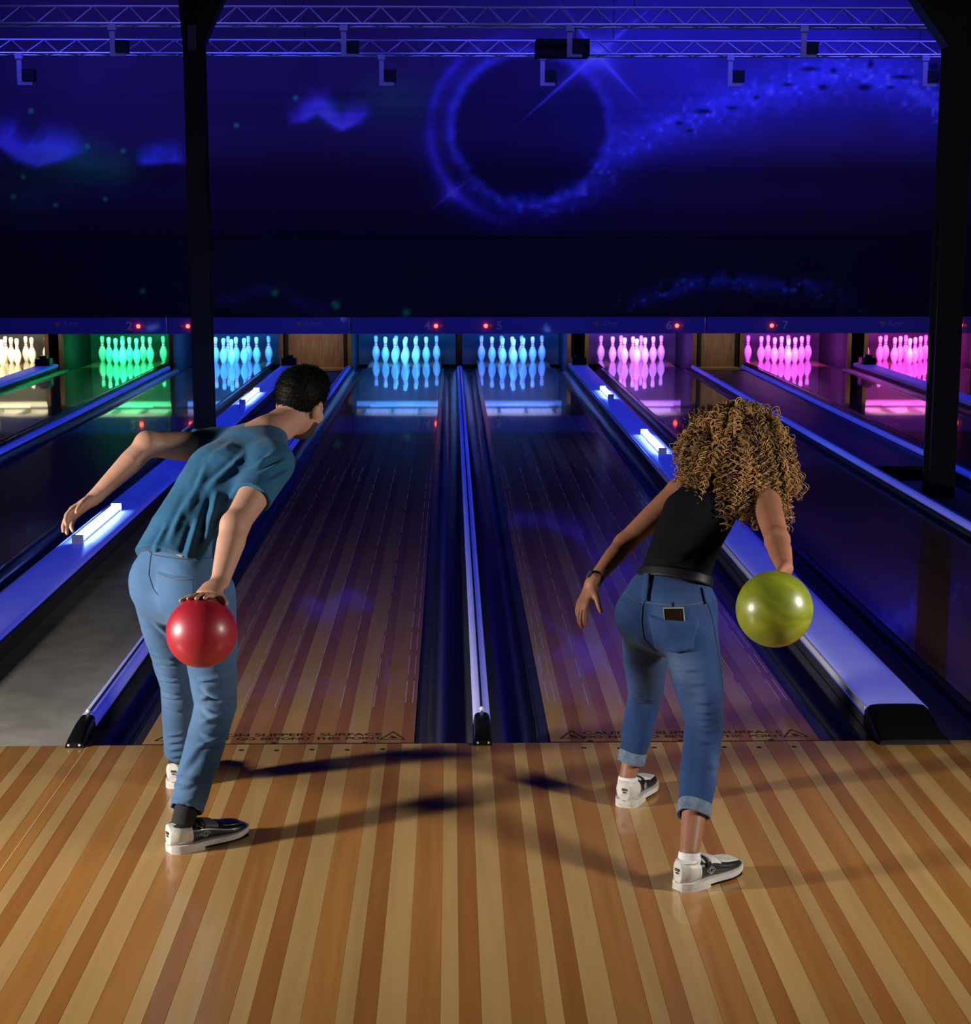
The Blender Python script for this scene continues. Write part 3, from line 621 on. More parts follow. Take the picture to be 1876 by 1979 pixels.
# ================================================================== PEOPLE
V3 = lambda *a: np.array(a, float)
def unit(v): v = np.asarray(v, float); return v / max(np.linalg.norm(v), 1e-9)
class SDF:
    """implicit surface on a voxel grid, turned into one continuous mesh by surface nets"""
    def __init__(s, lo, hi, h):
        s.lo = np.asarray(lo, float); s.h = h; s.n = np.ceil((np.asarray(hi, float) - s.lo) / h).astype(int) + 1
        s.f = np.full(s.n, .2, np.float32)
    def _box(s, lo, hi):
        a = np.clip(np.floor((lo - s.lo) / s.h).astype(int), 0, s.n); b = np.clip(np.ceil((hi - s.lo) / s.h).astype(int) + 1, 0, s.n)
        if np.any(b <= a): return None
        ax = [(s.lo[i] + s.h * np.arange(a[i], b[i])).astype(np.float32) for i in range(3)]
        return tuple(slice(a[i], b[i]) for i in range(3)), ax[0][:, None, None], ax[1][None, :, None], ax[2][None, None, :]
    @staticmethod
    def _seg(X, Y, Z, a, b, rx, ry, side, flat0, flat1):
        ba = b - a; L = np.linalg.norm(ba); w = ba / max(L, 1e-9)
        u = side - w * np.dot(side, w); u = unit(u); v = np.cross(w, u)
        px, py, pz = X - a[0], Y - a[1], Z - a[2]
        q = px * w[0] + py * w[1] + pz * w[2]; t = np.clip(q / max(L, 1e-9), 0, 1)
        qw = q - t * L; qu = px * u[0] + py * u[1] + pz * u[2]; qv = px * v[0] + py * v[1] + pz * v[2]
        ra = rx[0] + (rx[1] - rx[0]) * t; rb = ry[0] + (ry[1] - ry[0]) * t; rc = np.minimum(ra, rb)
        k0 = np.sqrt((qu / ra) ** 2 + (qv / rb) ** 2 + (qw / rc) ** 2) + 1e-6
        k1 = np.sqrt((qu / ra ** 2) ** 2 + (qv / rb ** 2) ** 2 + (qw / rc ** 2) ** 2) + 1e-6
        d = k0 * (k0 - 1) / k1
        if flat0: d = np.maximum(d, -q)
        if flat1: d = np.maximum(d, q - L)
        return d
    def _merge(s, sl, d, k, op):
        f = s.f[sl]
        if op == 'sub': s.f[sl] = np.maximum(f, -d); return
        if k > 0:
            hh = np.clip(.5 + .5 * (f - d) / k, 0, 1); s.f[sl] = f * (1 - hh) + d * hh - k * hh * (1 - hh)
        else: s.f[sl] = np.minimum(f, d)
    def limb(s, pts, rx, ry=None, side=(1, 0, 0), k=.02, op='add', flat0=False, flat1=False, grow=0.):
        P = [np.asarray(p, float) for p in pts]; n = len(P)
        rx = [r + grow for r in (rx if isinstance(rx, (list, tuple)) else [rx] * n)]; ry = rx if ry is None else [r + grow for r in (ry if isinstance(ry, (list, tuple)) else [ry] * n)]
        sd = [np.asarray(x, float) for x in side] if isinstance(side[0], (list, tuple, np.ndarray)) else [np.asarray(side, float)] * n
        mr = max(max(rx), max(ry)) + k + 2 * s.h; A = np.array(P); bx = s._box(A.min(0) - mr, A.max(0) + mr)
        if bx is None: return s
        sl, X, Y, Z = bx; D = None
        for i in range(n - 1):
            d = s._seg(X, Y, Z, P[i], P[i + 1], rx[i:i + 2], ry[i:i + 2], sd[i] + sd[i + 1], flat0 and i == 0, flat1 and i == n - 2)
            D = d if D is None else np.minimum(D, d)
        s._merge(sl, D, k, op); return s
    def ell(s, c, r, axes=None, k=.02, op='add'):
        c = np.asarray(c, float); A = np.eye(3) if axes is None else np.array([unit(a) for a in axes]); m = max(r) + k + 2 * s.h
        bx = s._box(c - m, c + m)
        if bx is None: return s
        sl, X, Y, Z = bx; px, py, pz = X - c[0], Y - c[1], Z - c[2]; q = [px * a[0] + py * a[1] + pz * a[2] for a in A]
        k0 = np.sqrt(sum((q[i] / r[i]) ** 2 for i in range(3))) + 1e-6; k1 = np.sqrt(sum((q[i] / r[i] ** 2) ** 2 for i in range(3))) + 1e-6
        s._merge(sl, k0 * (k0 - 1) / k1, k, op); return s
    def cut(s, p, n, ball=None):
        """remove what lies beyond the plane (optionally only within a ball)"""
        p = np.asarray(p, float); n = unit(n)
        bx = s._box(s.lo, s.lo + s.h * (s.n - 1)) if ball is None else s._box(p - ball, p + ball)
        sl, X, Y, Z = bx; d = (X - p[0]) * n[0] + (Y - p[1]) * n[1] + (Z - p[2]) * n[2]
        if ball is not None: d = np.where((X - p[0]) ** 2 + (Y - p[1]) ** 2 + (Z - p[2]) ** 2 < ball ** 2, d, -1)
        s.f[sl] = np.maximum(s.f[sl], d.astype(np.float32)); return s
    def mesh(s):
        f = s.f; ins = f < 0; nx, ny, nz = f.shape
        cnt = np.zeros((nx - 1, ny - 1, nz - 1), np.int8)
        offs = [(i, j, k) for i in (0, 1) for j in (0, 1) for k in (0, 1)]
        for i, j, k in offs: cnt += ins[i:nx - 1 + i, j:ny - 1 + j, k:nz - 1 + k]
        C = np.argwhere((cnt > 0) & (cnt < 8)); N_ = len(C)
        val = np.stack([f[C[:, 0] + i, C[:, 1] + j, C[:, 2] + k] for i, j, k in offs], 1)
        acc = np.zeros((N_, 3)); num = np.zeros(N_)
        for a in range(8):
            for b in range(a + 1, 8):
                da = np.array(offs[b]) - np.array(offs[a])
                if np.abs(da).sum() != 1: continue
                va, vb = val[:, a], val[:, b]; m = (va < 0) != (vb < 0); t = np.where(m, va / np.where(m, va - vb, 1), 0)
                acc += m[:, None] * (np.array(offs[a]) + t[:, None] * da); num += m
        verts = s.lo + s.h * (C + acc / num[:, None])
        idx = np.full(cnt.shape, -1, np.int32); idx[C[:, 0], C[:, 1], C[:, 2]] = np.arange(N_)
        quads = []
        for ax in range(3):
            sl0 = [slice(None)] * 3; sl1 = [slice(None)] * 3; sl0[ax] = slice(0, -1); sl1[ax] = slice(1, None)
            E_ = np.argwhere(ins[tuple(sl0)] != ins[tuple(sl1)]); o1, o2 = [(1, 2), (2, 0), (0, 1)][ax]
            E_ = E_[(E_[:, o1] > 0) & (E_[:, o2] > 0) & (E_[:, o1] < f.shape[o1] - 1) & (E_[:, o2] < f.shape[o2] - 1)]
            flip = ins[E_[:, 0], E_[:, 1], E_[:, 2]]
            q = []
            for d1, d2 in ((-1, -1), (0, -1), (0, 0), (-1, 0)):
                c_ = E_.copy(); c_[:, o1] += d1; c_[:, o2] += d2; q.append(idx[c_[:, 0], c_[:, 1], c_[:, 2]])
            q = np.stack(q, 1); q = np.where(flip[:, None], q, q[:, ::-1]); quads.append(q)
        return verts, np.concatenate(quads)
def vnormals(v, q):
    a = np.cross(v[q[:, 2]] - v[q[:, 0]], v[q[:, 3]] - v[q[:, 1]]); n = np.zeros_like(v)
    for i in range(4): np.add.at(n, q[:, i], a)
    return n / np.maximum(np.linalg.norm(n, axis=1), 1e-12)[:, None]
def relax(v, q, it=2, lam=.5):
    e = np.concatenate([q[:, [0, 1]], q[:, [1, 2]], q[:, [2, 3]], q[:, [3, 0]]]); n = len(v)
    deg = np.bincount(e.ravel(), minlength=n).astype(float)
    for _ in range(it):
        acc = np.stack([np.bincount(e[:, 0], v[e[:, 1], k], n) + np.bincount(e[:, 1], v[e[:, 0], k], n) for k in range(3)], 1)
        v = v + lam * (acc / np.maximum(deg, 1)[:, None] - v)
    return v
def big_mesh(name, v, q, mat, parent=None, smooth=True, cols=None, attr='tone'):
    me = bpy.data.meshes.new(name); nv, nq = len(v), len(q); k = q.shape[1]
    me.vertices.add(nv); me.vertices.foreach_set('co', np.asarray(v, np.float32).ravel())
    me.loops.add(nq * k); me.loops.foreach_set('vertex_index', np.asarray(q, np.int32).ravel())
    me.polygons.add(nq); me.polygons.foreach_set('loop_start', np.arange(0, nq * k, k, dtype=np.int32))
    me.polygons.foreach_set('use_smooth', np.full(nq, smooth)); me.update(calc_edges=True); me.validate()
    if cols is not None: set_cols(me, attr, cols)
    me.materials.append(mat)
    return link(bpy.data.objects.new(name, me), parent)
def folds(v, n, lines, mask=None):
    """cloth folds: ridges/valleys running along lines drawn on the back (x, z), pushed along the normal"""
    d = np.zeros(len(v))
    for (x0, z0, x1, z1, amp, wid) in lines:
        dx, dz = x1 - x0, z1 - z0; L2 = dx * dx + dz * dz; t = ((v[:, 0] - x0) * dx + (v[:, 2] - z0) * dz) / L2
        tc_ = np.clip(t, 0, 1); q = np.hypot(v[:, 0] - x0 - tc_ * dx, v[:, 2] - z0 - tc_ * dz); e = np.clip(np.minimum(tc_, 1 - tc_) * 4, 0, 1)
        sgn = ((v[:, 0] - x0) * dz - (v[:, 2] - z0) * dx) / math.sqrt(L2)
        d += amp * e * (np.exp(-(q / wid) ** 2) - .6 * np.exp(-((sgn - 1.5 * wid) / wid) ** 2) * (q < 4 * wid))
    d *= np.clip(.35 - n[:, 1], 0, 1) ** .7
    return v + n * d[:, None]
def noise3(v, sc, seed): return .5 * (fbm(v[:, 0] * sc + 31 + v[:, 1] * sc * .7, v[:, 2] * sc + 17, seed, 3) + fbm(v[:, 1] * sc + 11, v[:, 2] * sc * .8 + v[:, 0] * sc * .6 + 5, seed + 5, 3)) - .42
def hand(S, Wr, d, n, thumb, curl, spread=.10, k=.005, length=1.0, fl=(.070, .079, .073, .056)):
    """palm, four separate jointed fingers and a thumb; n = palm side, thumb = side of the palm the thumb is on"""
    d = unit(d); n = unit(np.asarray(n) - d * np.dot(n, d)); t = unit(np.asarray(thumb) - d * np.dot(thumb, d) - n * np.dot(thumb, n)); s_ = length
    S.limb([Wr - d * .02, Wr + d * .03 * s_, Wr + d * .082 * s_], [.026 * s_, .034 * s_, .040 * s_], [.019 * s_, .0165 * s_, .0125 * s_], t, k=.012)
    S.ell(Wr + d * .035 * s_ + t * .022 * s_ + n * .010, (.017 * s_, .026 * s_, .014 * s_), (t, d, n), k=.012)
    for i, off in enumerate((.029, .0095, -.0105, -.029)):
        b = Wr + (d * (.086 - .004 * abs(i - 1.3)) + t * off) * s_; dr = unit(d + t * (off * spread / .03)); c_ = curl[i] if isinstance(curl, (list, tuple)) else curl
        pts = [b - dr * .014, b]; ang = 0; nn = n
        for j, fr in enumerate((.45, .31, .24)):
            ang += c_ * (.8, 1.05, .8)[j]; dd = dr * math.cos(ang) + nn * math.sin(ang); pts.append(pts[-1] + dd * fl[i] * fr * s_)
        S.limb(pts, [.0095 * s_, .0092 * s_, .0085 * s_, .0079 * s_, .0064 * s_], k=k)
    b = Wr + (d * .022 + t * .026 + n * .006) * s_; dd = unit(t * .75 + d * .75 + n * .35); p1 = b + dd * .036 * s_; d2 = unit(dd + d * .5 + n * .25); p2 = p1 + d2 * .030 * s_
    S.limb([b, p1, p2, p2 + unit(d2 + n * .2) * .020 * s_], [.0135 * s_, .0112 * s_, .0098 * s_, .0075 * s_], k=.008)
def ball_hand(S, Wr, C, R, dirs, thumb_dir, r=.0088):
    """a hand whose palm and fingers lie on a ball: dirs = per finger list of unit directions from the ball's centre"""
    palm = np.mean([np.asarray(f[0], float) for f in dirs], 0); pc = C + unit(palm) * (R + .013)
    up = unit(palm); ax = unit(pc - Wr); sd = np.cross(ax, up)
    S.limb([Wr, Wr * .45 + pc * .55 + up * .006, pc], [.027, .036, .039], [.020, .017, .0135], sd, k=.012)
    for f in dirs:
        pts = [pc * .4 + (C + unit(f[0]) * (R + .010)) * .6] + [C + unit(x) * (R + .0075) for x in f]
        m = len(pts); S.limb(pts, [r * 1.08 - (r * .36) * i / (m - 1) for i in range(m)], k=.005)
    b = Wr * .5 + pc * .5
    S.limb([b] + [C + unit(x) * (R + .009) for x in thumb_dir], [.015] + [.0125 - .0035 * i / max(1, len(thumb_dir) - 1) for i in range(len(thumb_dir))], k=.008)
def head(S, c, fw, up, sc=1.0):
    """skull, face, jaw, nose, lips, ears; fw = where the face looks"""
    fw = unit(fw); up = unit(np.asarray(up) - fw * np.dot(up, fw)); sd = np.cross(fw, up); A = (sd, fw, up); P = lambda x, y, z: c + (sd * x + fw * y + up * z) * sc
    S.ell(P(0, -.012, .028), (.077 * sc, .096 * sc, .090 * sc), A, k=.02)
    S.ell(P(0, .030, -.030), (.062 * sc, .066 * sc, .082 * sc), A, k=.03)
    S.ell(P(0, .052, -.088), (.036 * sc, .038 * sc, .028 * sc), A, k=.03)
    S.ell(P(0, .080, .024), (.050 * sc, .016 * sc, .012 * sc), A, k=.015)
    S.limb([P(0, .092, .012), P(0, .113, -.026)], [.009 * sc, .0145 * sc], k=.01)
    for s_ in (-1, 1):
        S.ell(P(s_ * .033, .095, .004), (.014 * sc, .012 * sc, .009 * sc), A, k=.003, op='sub'); S.ell(P(s_ * .033, .081, .004), (.013 * sc, .011 * sc, .011 * sc), A, k=.002)
        S.ell(P(s_ * .040, .070, -.030), (.022 * sc, .02 * sc, .018 * sc), A, k=.02)
        S.ell(P(s_ * .080, -.008, -.012), (.011 * sc, .019 * sc, .033 * sc), (unit(sd + fw * -.35 * s_), fw, unit(up - fw * .18)), k=.006)
        S.ell(P(s_ * .091, -.003, -.008), (.008 * sc, .009 * sc, .017 * sc), A, k=.003, op='sub')
    S.ell(P(0, .094, -.054), (.024 * sc, .011 * sc, .006 * sc), A, k=.006); S.ell(P(0, .091, -.066), (.021 * sc, .011 * sc, .007 * sc), A, k=.006)
    return sd, fw, up
def project_patch(bvh, quad, mat, name, parent, off=.0035, nx=14, nz=14, thick=.004, cut=None):
    """a cloth patch laid over the garment's back: corners (x, z), sewn onto the surface behind them"""
    (ax, az), (bx, bz), (cx, cz), (dx, dz) = quad; v = []; ok = True
    for j in range(nz + 1):
        t = j / nz
        for i in range(nx + 1):
            s_ = i / nx; x = (ax * (1 - s_) + bx * s_) * (1 - t) + (dx * (1 - s_) + cx * s_) * t; z = (az * (1 - s_) + bz * s_) * (1 - t) + (dz * (1 - s_) + cz * s_) * t
            if cut: z -= cut * (1 - abs(2 * s_ - 1)) * t
            h, nn, _, _ = bvh.ray_cast(Vector((x, -3.0, z)), Vector((0, 1, 0)))
            if h is None: return None
            v.append(np.array(h) + np.array(nn) * off)
    n = nx + 1; m = len(v); f = [(j * n + i, j * n + i + 1, (j + 1) * n + i + 1, (j + 1) * n + i) for j in range(nz) for i in range(nx)]
    rim = [i for i in range(n)] + [j * n + nx for j in range(1, nz + 1)] + [nz * n + i for i in range(nx - 1, -1, -1)] + [j * n for j in range(nz - 1, 0, -1)]
    back = [v[i] + np.array([0, thick + .003, 0]) for i in rim]; f += [(rim[(i + 1) % len(rim)], rim[i], m + i, m + (i + 1) % len(rim)) for i in range(len(rim))]
    return mesh_obj(name, v + back, f, mat, parent, True)
def project_line(bvh, pts, r, mat, name, parent, off=.001, n=24):
    P = []
    for k in range(len(pts) - 1):
        for i in range(n + (k == len(pts) - 2)):
            t = i / n; x = pts[k][0] * (1 - t) + pts[k + 1][0] * t; z = pts[k][1] * (1 - t) + pts[k + 1][1] * t
            h, nn, _, _ = bvh.ray_cast(Vector((x, -3.0, z)), Vector((0, 1, 0)))
            if h is not None: P.append(h + nn * off)
    if len(P) > 3: return MB().tube(P, r, 6).build(name, mat, parent, True)
def bvh_of(o): return BVHTree.FromPolygons([v.co for v in o.data.vertices], [tuple(p.vertices) for p in o.data.polygons])

# ---- cloth and skin materials
def skin(name, c1, c2):
    m = noisy(pmat(name, c1, .52, spec=.38), c1, c2, (14, 14, 14), 4, .3, .7, bump=.12, bscale=350)
    b = m.node_tree.nodes['Principled BSDF']; b.inputs['Subsurface Weight'].default_value = .12; b.inputs['Subsurface Radius'].default_value = (.012, .005, .003); b.inputs['Subsurface Scale'].default_value = .6
    return m
def weave(m, scale=900, strength=.25):
    nt = m.node_tree; N = nt.nodes; b = N['Principled BSDF']; tc = N.new('ShaderNodeTexCoord'); wv = N.new('ShaderNodeTexNoise'); wv.inputs['Scale'].default_value = scale; wv.inputs['Detail'].default_value = 2
    nt.links.new(tc.outputs['Object'], wv.inputs['Vector']); bp = N.new('ShaderNodeBump'); bp.inputs['Strength'].default_value = strength; bp.inputs['Distance'].default_value = .001
    nt.links.new(wv.outputs['Fac'], bp.inputs['Height']); nt.links.new(bp.outputs[0], b.inputs['Normal'])
    b.inputs['Sheen Weight'].default_value = .08; return m
M_skin_m = skin('skin_light', (.44, .235, .165), (.50, .28, .20)); M_skin_f = skin('skin_tan', (.25, .105, .060), (.30, .13, .078))
M_tee = weave(noisy(pmat('tee_teal', (.03, .10, .18), .85, spec=.2), (.014, .082, .175), (.021, .105, .215), (9, 9, 9)), 700)
M_denim_m = weave(attr_mat(pmat('denim_light', (.2, .3, .5), .85, spec=.2), 'tone'), 900, .35); M_denim_f = weave(attr_mat(pmat('denim_mid', (.1, .2, .45), .85, spec=.2), 'tone'), 900, .35)
M_denim_mp = weave(pmat('denim_pocket_light', (.054, .125, .25), .85, spec=.2), 900, .35); M_denim_fp = weave(pmat('denim_pocket_mid', (.016, .047, .15), .85, spec=.2), 900, .35)
M_stitch = pmat('seam_dark', (.022, .04, .09), .8); M_stitch_l = pmat('stitch_pale', (.09, .12, .19), .8); M_cuff = weave(noisy(pmat('denim_inside', (.27, .34, .46), .9), (.08, .125, .20), (.14, .19, .28), (60, 60, 60)), 900)
M_tank = weave(pmat('tank_black', (.0035, .0035, .006), .85, spec=.1), 700, .15); M_tank.node_tree.nodes['Principled BSDF'].inputs['Sheen Weight'].default_value = 0; M_belt = pmat('belt_black', (.006, .006, .009), .5, spec=.25)
M_hair_m = noisy(pmat('hair_black', (.004, .003, .003), .6, spec=.12), (.002, .0016, .0014), (.006, .005, .004), (300, 300, 300)); M_hair_f = attr_mat(pmat('hair_curly', (.2, .1, .03), .38, spec=.5), 'tone')
M_shoe_w = noisy(pmat('shoe_white', (.62, .60, .57), .45), (.55, .53, .50), (.68, .66, .63), (30, 30, 30)); M_shoe_b = pmat('shoe_black', (.012, .016, .018), .32, coat=.25); M_shoe_s = pmat('shoe_strap', (.16, .15, .19), .6)
M_sock_b = pmat('sock_black', (.010, .010, .012), .9); M_sock_w = pmat('sock_white', (.72, .72, .75), .9); M_ink2 = pmat('shoe_print', (.05, .045, .045), .6); M_pale = pmat('emblem_pale', (.5, .5, .52), .5)
M_tan = pmat('leather_patch', (.48, .25, .08), .6); M_metal = pmat('silver', (.8, .8, .82), .2, 1.0); M_glass = pmat('phone_glass', (.004, .004, .006), .08)

# ---- bowling shoes
def shoe(parent, heel, yaw, label, side, strap, width=.048, L=.285, collar=.088):
    """local frame: heel at 0, toe along +y; side = +1 right foot"""
    e = empty('bowling_shoe', heel); e.rotation_euler = (0, 0, yaw); e.parent = parent; e['label'] = label
    def hwid(t): return width * (.60 + .25 * math.sin(min(t / .18, 1) * PI / 2) * 1 + .18 * math.exp(-((t - .70) / .2) ** 2)) * (math.sqrt(max(0, 1 - max(0, (t - .80) / .205) ** 2)) if t > .8 else 1) * (math.sqrt(max(0, 1 - max(0, (.10 - t) / .125) ** 2)))
    def shift(t): return side * -.010 * math.sin(PI * max(0, t - .3) / .9)
    def top(t): return .026 + float(np.interp(t, [0, .10, .22, .34, .46, .58, .70, .80, .90, 1.0], [.066, .064, .058, .058, .053, .042, .033, .030, .026, .020])) * (1 if t < .86 else math.sqrt(max(.02, 1 - ((t - .86) / .15) ** 2)))
    ts = [.0, .004, .012, .025, .04, .06, .08, .10, .13, .18, .23, .28, .33, .38, .43, .48, .53, .58, .63, .68, .73, .78, .83, .87, .91, .945, .97, .985, .995]
    def ring(t, grow=0., n=20, zb=.022):
        out = []; hw = hwid(t) + grow; zt = top(t) + grow
        for k in range(n):
            a = 2 * PI * k / n; cs, sn = math.cos(a), math.sin(a); ex = 2 / 2.5
            out.append((shift(t) + hw * math.copysign(abs(cs) ** ex, cs), t * L, zb + (zt - zb) * (.5 + .5 * math.copysign(abs(sn) ** ex, sn))))
        return out
    def strip(t0, t1, mat, name, grow=0.):
        T = [t0] + [t for t in ts if t0 < t < t1] + [t1]; return MB().loft([ring(t, grow) for t in T]).build(name, mat, e, True)
    u = strip(0.004, .995, M_shoe_b, 'upper'); strip(.0, .245, M_shoe_w, 'heel_counter', .0022)
    # sole with a raised heel block
    out = [(shift(t) + (hwid(t) + .005), t * L) for t in ts] ; out = [(x, y) for x, y in out] + [(shift(t) - hwid(t) - .005, t * L) for t in reversed(ts)]
    sol = MB(); n = len(out)
    zs = lambda y: .010 + .012 * max(0, (y / L - .72) / .28) ** 1.6
    sol.add([(x, y, zs(y)) for x, y in out] + [(x, y, zs(y) + .017) for x, y in out], [tuple(range(n - 1, -1, -1)), tuple(n + k for k in range(n))] + [(k, (k + 1) % n, n + (k + 1) % n, n + k) for k in range(n)])
    sol.build('sole', M_shoe_w, e, True); hb = [(x, y) for x, y in out if y < .40 * L]; m = len(hb)
    MB().add([(x, y, .0) for x, y in hb] + [(x, y, .011) for x, y in hb], [tuple(range(m - 1, -1, -1)), tuple(m + k for k in range(m))] + [(k, (k + 1) % m, m + (k + 1) % m, m + k) for k in range(m)]).build('heel_block', M_shoe_w, e, True)
    MB().add([(x * .93, y, .003) for x, y in out if y > .41 * L] + [(x * .93, y, .012) for x, y in out if y > .41 * L], [tuple(range(sum(1 for x, y in out if y > .41 * L) - 1, -1, -1))]).build('front_tread', M_shoe_b, e)
    # tongue, straps over the instep and a pale toe vamp
    def saddle(t0, t1, a0, a1, grow, mat, name):
        T = np.linspace(t0, t1, 7); v = []; k = 13
        for t in T:
            hw = hwid(t) + grow; zt = top(t) + grow
            for i in range(k):
                a = math.radians(a0 + (a1 - a0) * i / (k - 1)); cs, sn = math.cos(a), math.sin(a); ex = 2 / 2.5
                v.append((shift(t) + hw * math.copysign(abs(cs) ** ex, cs), t * L, .022 + (zt - .022) * (.5 + .5 * math.copysign(abs(sn) ** ex, sn))))
        f = [(j * k + i, (j + 1) * k + i, (j + 1) * k + i + 1, j * k + i + 1) for j in range(6) for i in range(k - 1)]
        o = mesh_obj(name, v, f, mat, e, True); md = o.modifiers.new('thick', 'SOLIDIFY'); md.thickness = .004; md.offset = -1; return o
    saddle(.30, .58, 45, 135, .004, M_shoe_w if strap == 'w' else M_shoe_s, 'tongue')
    saddle(.40, .56, 30, 150, .0065, M_shoe_w if strap == 'w' else M_shoe_s, 'strap')
    saddle(.60, .90, 52, 128, .0022, M_shoe_w if strap == 'w' else M_shoe_b, 'vamp')
    saddle(.335, .365, 20, 160, .0085, M_shoe_b, 'lace')
    # emblem on both flanks, print on the heel
    for sx in (-1, 1):
        t = .40; em = MB(); cx = shift(t) + sx * (hwid(t) + .0012); cy = t * L; cz = .052
        for a in range(4):
            p = [(0, .013), (.017, 0), (0, -.013), (-.017, 0)]; em.tube([(cx, cy + p[a][0], cz + p[a][1]), (cx, cy + p[(a + 1) % 4][0], cz + p[(a + 1) % 4][1])], .0008, 5)
        em.tube([(cx, cy + .007 * math.cos(q * PI / 6), cz + .007 * math.sin(q * PI / 6)) for q in range(13)], .0012, 5)
        em.build('emblem', M_pale, e)
    MB().box(-.008, .008, -.0045, -.001, .062, .070).box(-.005, .005, -.0045, -.001, .054, .058).build('heel_print', M_ink2, e)
    c_ = MB().lathe([(.030, .0), (.034, .010), (.031, .014)], 16).build('collar', M_blackm if strap != 'w' else M_shoe_w, e, True, (shift(.16), .16 * L, top(.15) - .010)); c_.scale = (1, 1.25, 1)
    return e

# ---------------------------------------------------------------- the man
A_ = lambda *a: np.array(a, float)
mp = empty('person', (-1.0, -.85, 0), 'man in a teal T-shirt and light jeans swinging a red ball', 'person')
def under(p, o):
    o.parent = p; o.matrix_parent_inverse = Matrix.Translation(p.location).inverted(); return o
hipL, hipR = A_(-1.090, -.790, .795), A_(-.925, -.915, .795); kneeL, kneeR = A_(-1.066, -.600, .410), A_(-.909, -.850, .405)
ankL, ankR = A_(-1.100, -.475, .085), A_(-.990, -1.108, .085)
shL, shR = A_(-.950, -.470, 1.222), A_(-.712, -.735, 1.204); elL, wrL = A_(-1.150, -.60, 1.252), A_(-1.318, -.725, 1.085)
elR, wrR = A_(-.812, -.965, 1.040), A_(-.846, -1.125, .884); neck = A_(-.757, -.545, 1.275)
BC, BR = A_(-.884, -1.28, .759), .1085
Rh, Rs = unit(hipR - hipL), unit(shR - shL); hc = (hipL + hipR) / 2; bk = unit(A_(Rh[1], -Rh[0], 0)); Rm = unit(Rh + Rs)
fwM, upM = unit(A_(.42, .84, -.30)), unit(A_(.30, .20, .93)); hM = A_(-.648, -.405, 1.374)
torso = [A_(-1.022, -.852, .880), A_(-.986, -.80, .964), A_(-.937, -.735, 1.06), A_(-.880, -.665, 1.155), A_(-.815, -.600, 1.228)]
tside = [Rh, Rh, Rm, Rs, Rs]
S = SDF((-1.46, -1.42, .74), (-.50, -.24, 1.56), .0034)
S.limb(torso, [.125, .12, .128, .15, .11], [.095, .09, .09, .098, .07], tside, k=.02)
S.limb([shL, neck, shR], [.050, .060, .050], k=.03); S.limb([torso[4], neck, hM + A_(-.02, -.03, -.045)], [.075, .060, .056], k=.03)
sdM, fwM, upM = head(S, hM, fwM, upM, 1.0)
S.limb([shL, shL * .45 + elL * .55, elL], [.053, .050, .040], k=.015); e1 = elL * .68 + wrL * .32
S.limb([elL, e1, wrL], [.040, .044, .0265], [.039, .040, .0235], A_(0, 1, .2), k=.02); S.ell(elL + A_(-.006, -.012, .010), (.028, .026, .028), k=.03)
hand(S, wrL, A_(-.72, -.42, -.50), A_(.45, -.40, -.60), A_(.20, .45, .60), (.42, .36, .40, .50), .22)
S.limb([shR, shR * .45 + elR * .55, elR], [.054, .052, .042], k=.015); e1 = elR * .68 + wrR * .32
S.limb([elR, e1, wrR], [.042, .0455, .029], [.041, .042, .025], A_(1, .3, 0), k=.02); S.ell(elR + A_(-.014, -.020, .0), (.028, .026, .030), k=.03)
ball_hand(S, wrR, BC, BR, [[(.00, .45, .90), (-.30, .25, .92), (-.54, .06, .84)], [(.08, .38, .92), (-.14, .12, .98), (-.31, -.14, .94)],
                           [(.16, .36, .92), (.02, .06, 1.), (-.08, -.24, .97)], [(.26, .38, .90), (.18, .06, .98), (.13, -.20, .97)]], [(.52, .30, .80), (.64, .02, .77)])
v1, q1 = S.mesh(); v1 = relax(v1, q1, 2, .4)
S = SDF((-1.25, -1.22, .02), (-.74, -.36, 1.0), .005)
S.limb([hc + A_(0, 0, .14), hc], [.12, .12], [.09, .09], Rh, k=.02); S.limb([hipL, kneeL, ankL, ankL - A_(0, 0, .03)], [.075, .048, .029, .027]); S.limb([hipR, kneeR, ankR, ankR - A_(0, 0, .03)], [.075, .048, .029, .027])
v2, q2 = S.mesh()
body = under(mp, big_mesh('body', np.concatenate([v1, v2]), np.concatenate([q1, q2 + len(v1)]), M_skin_m))
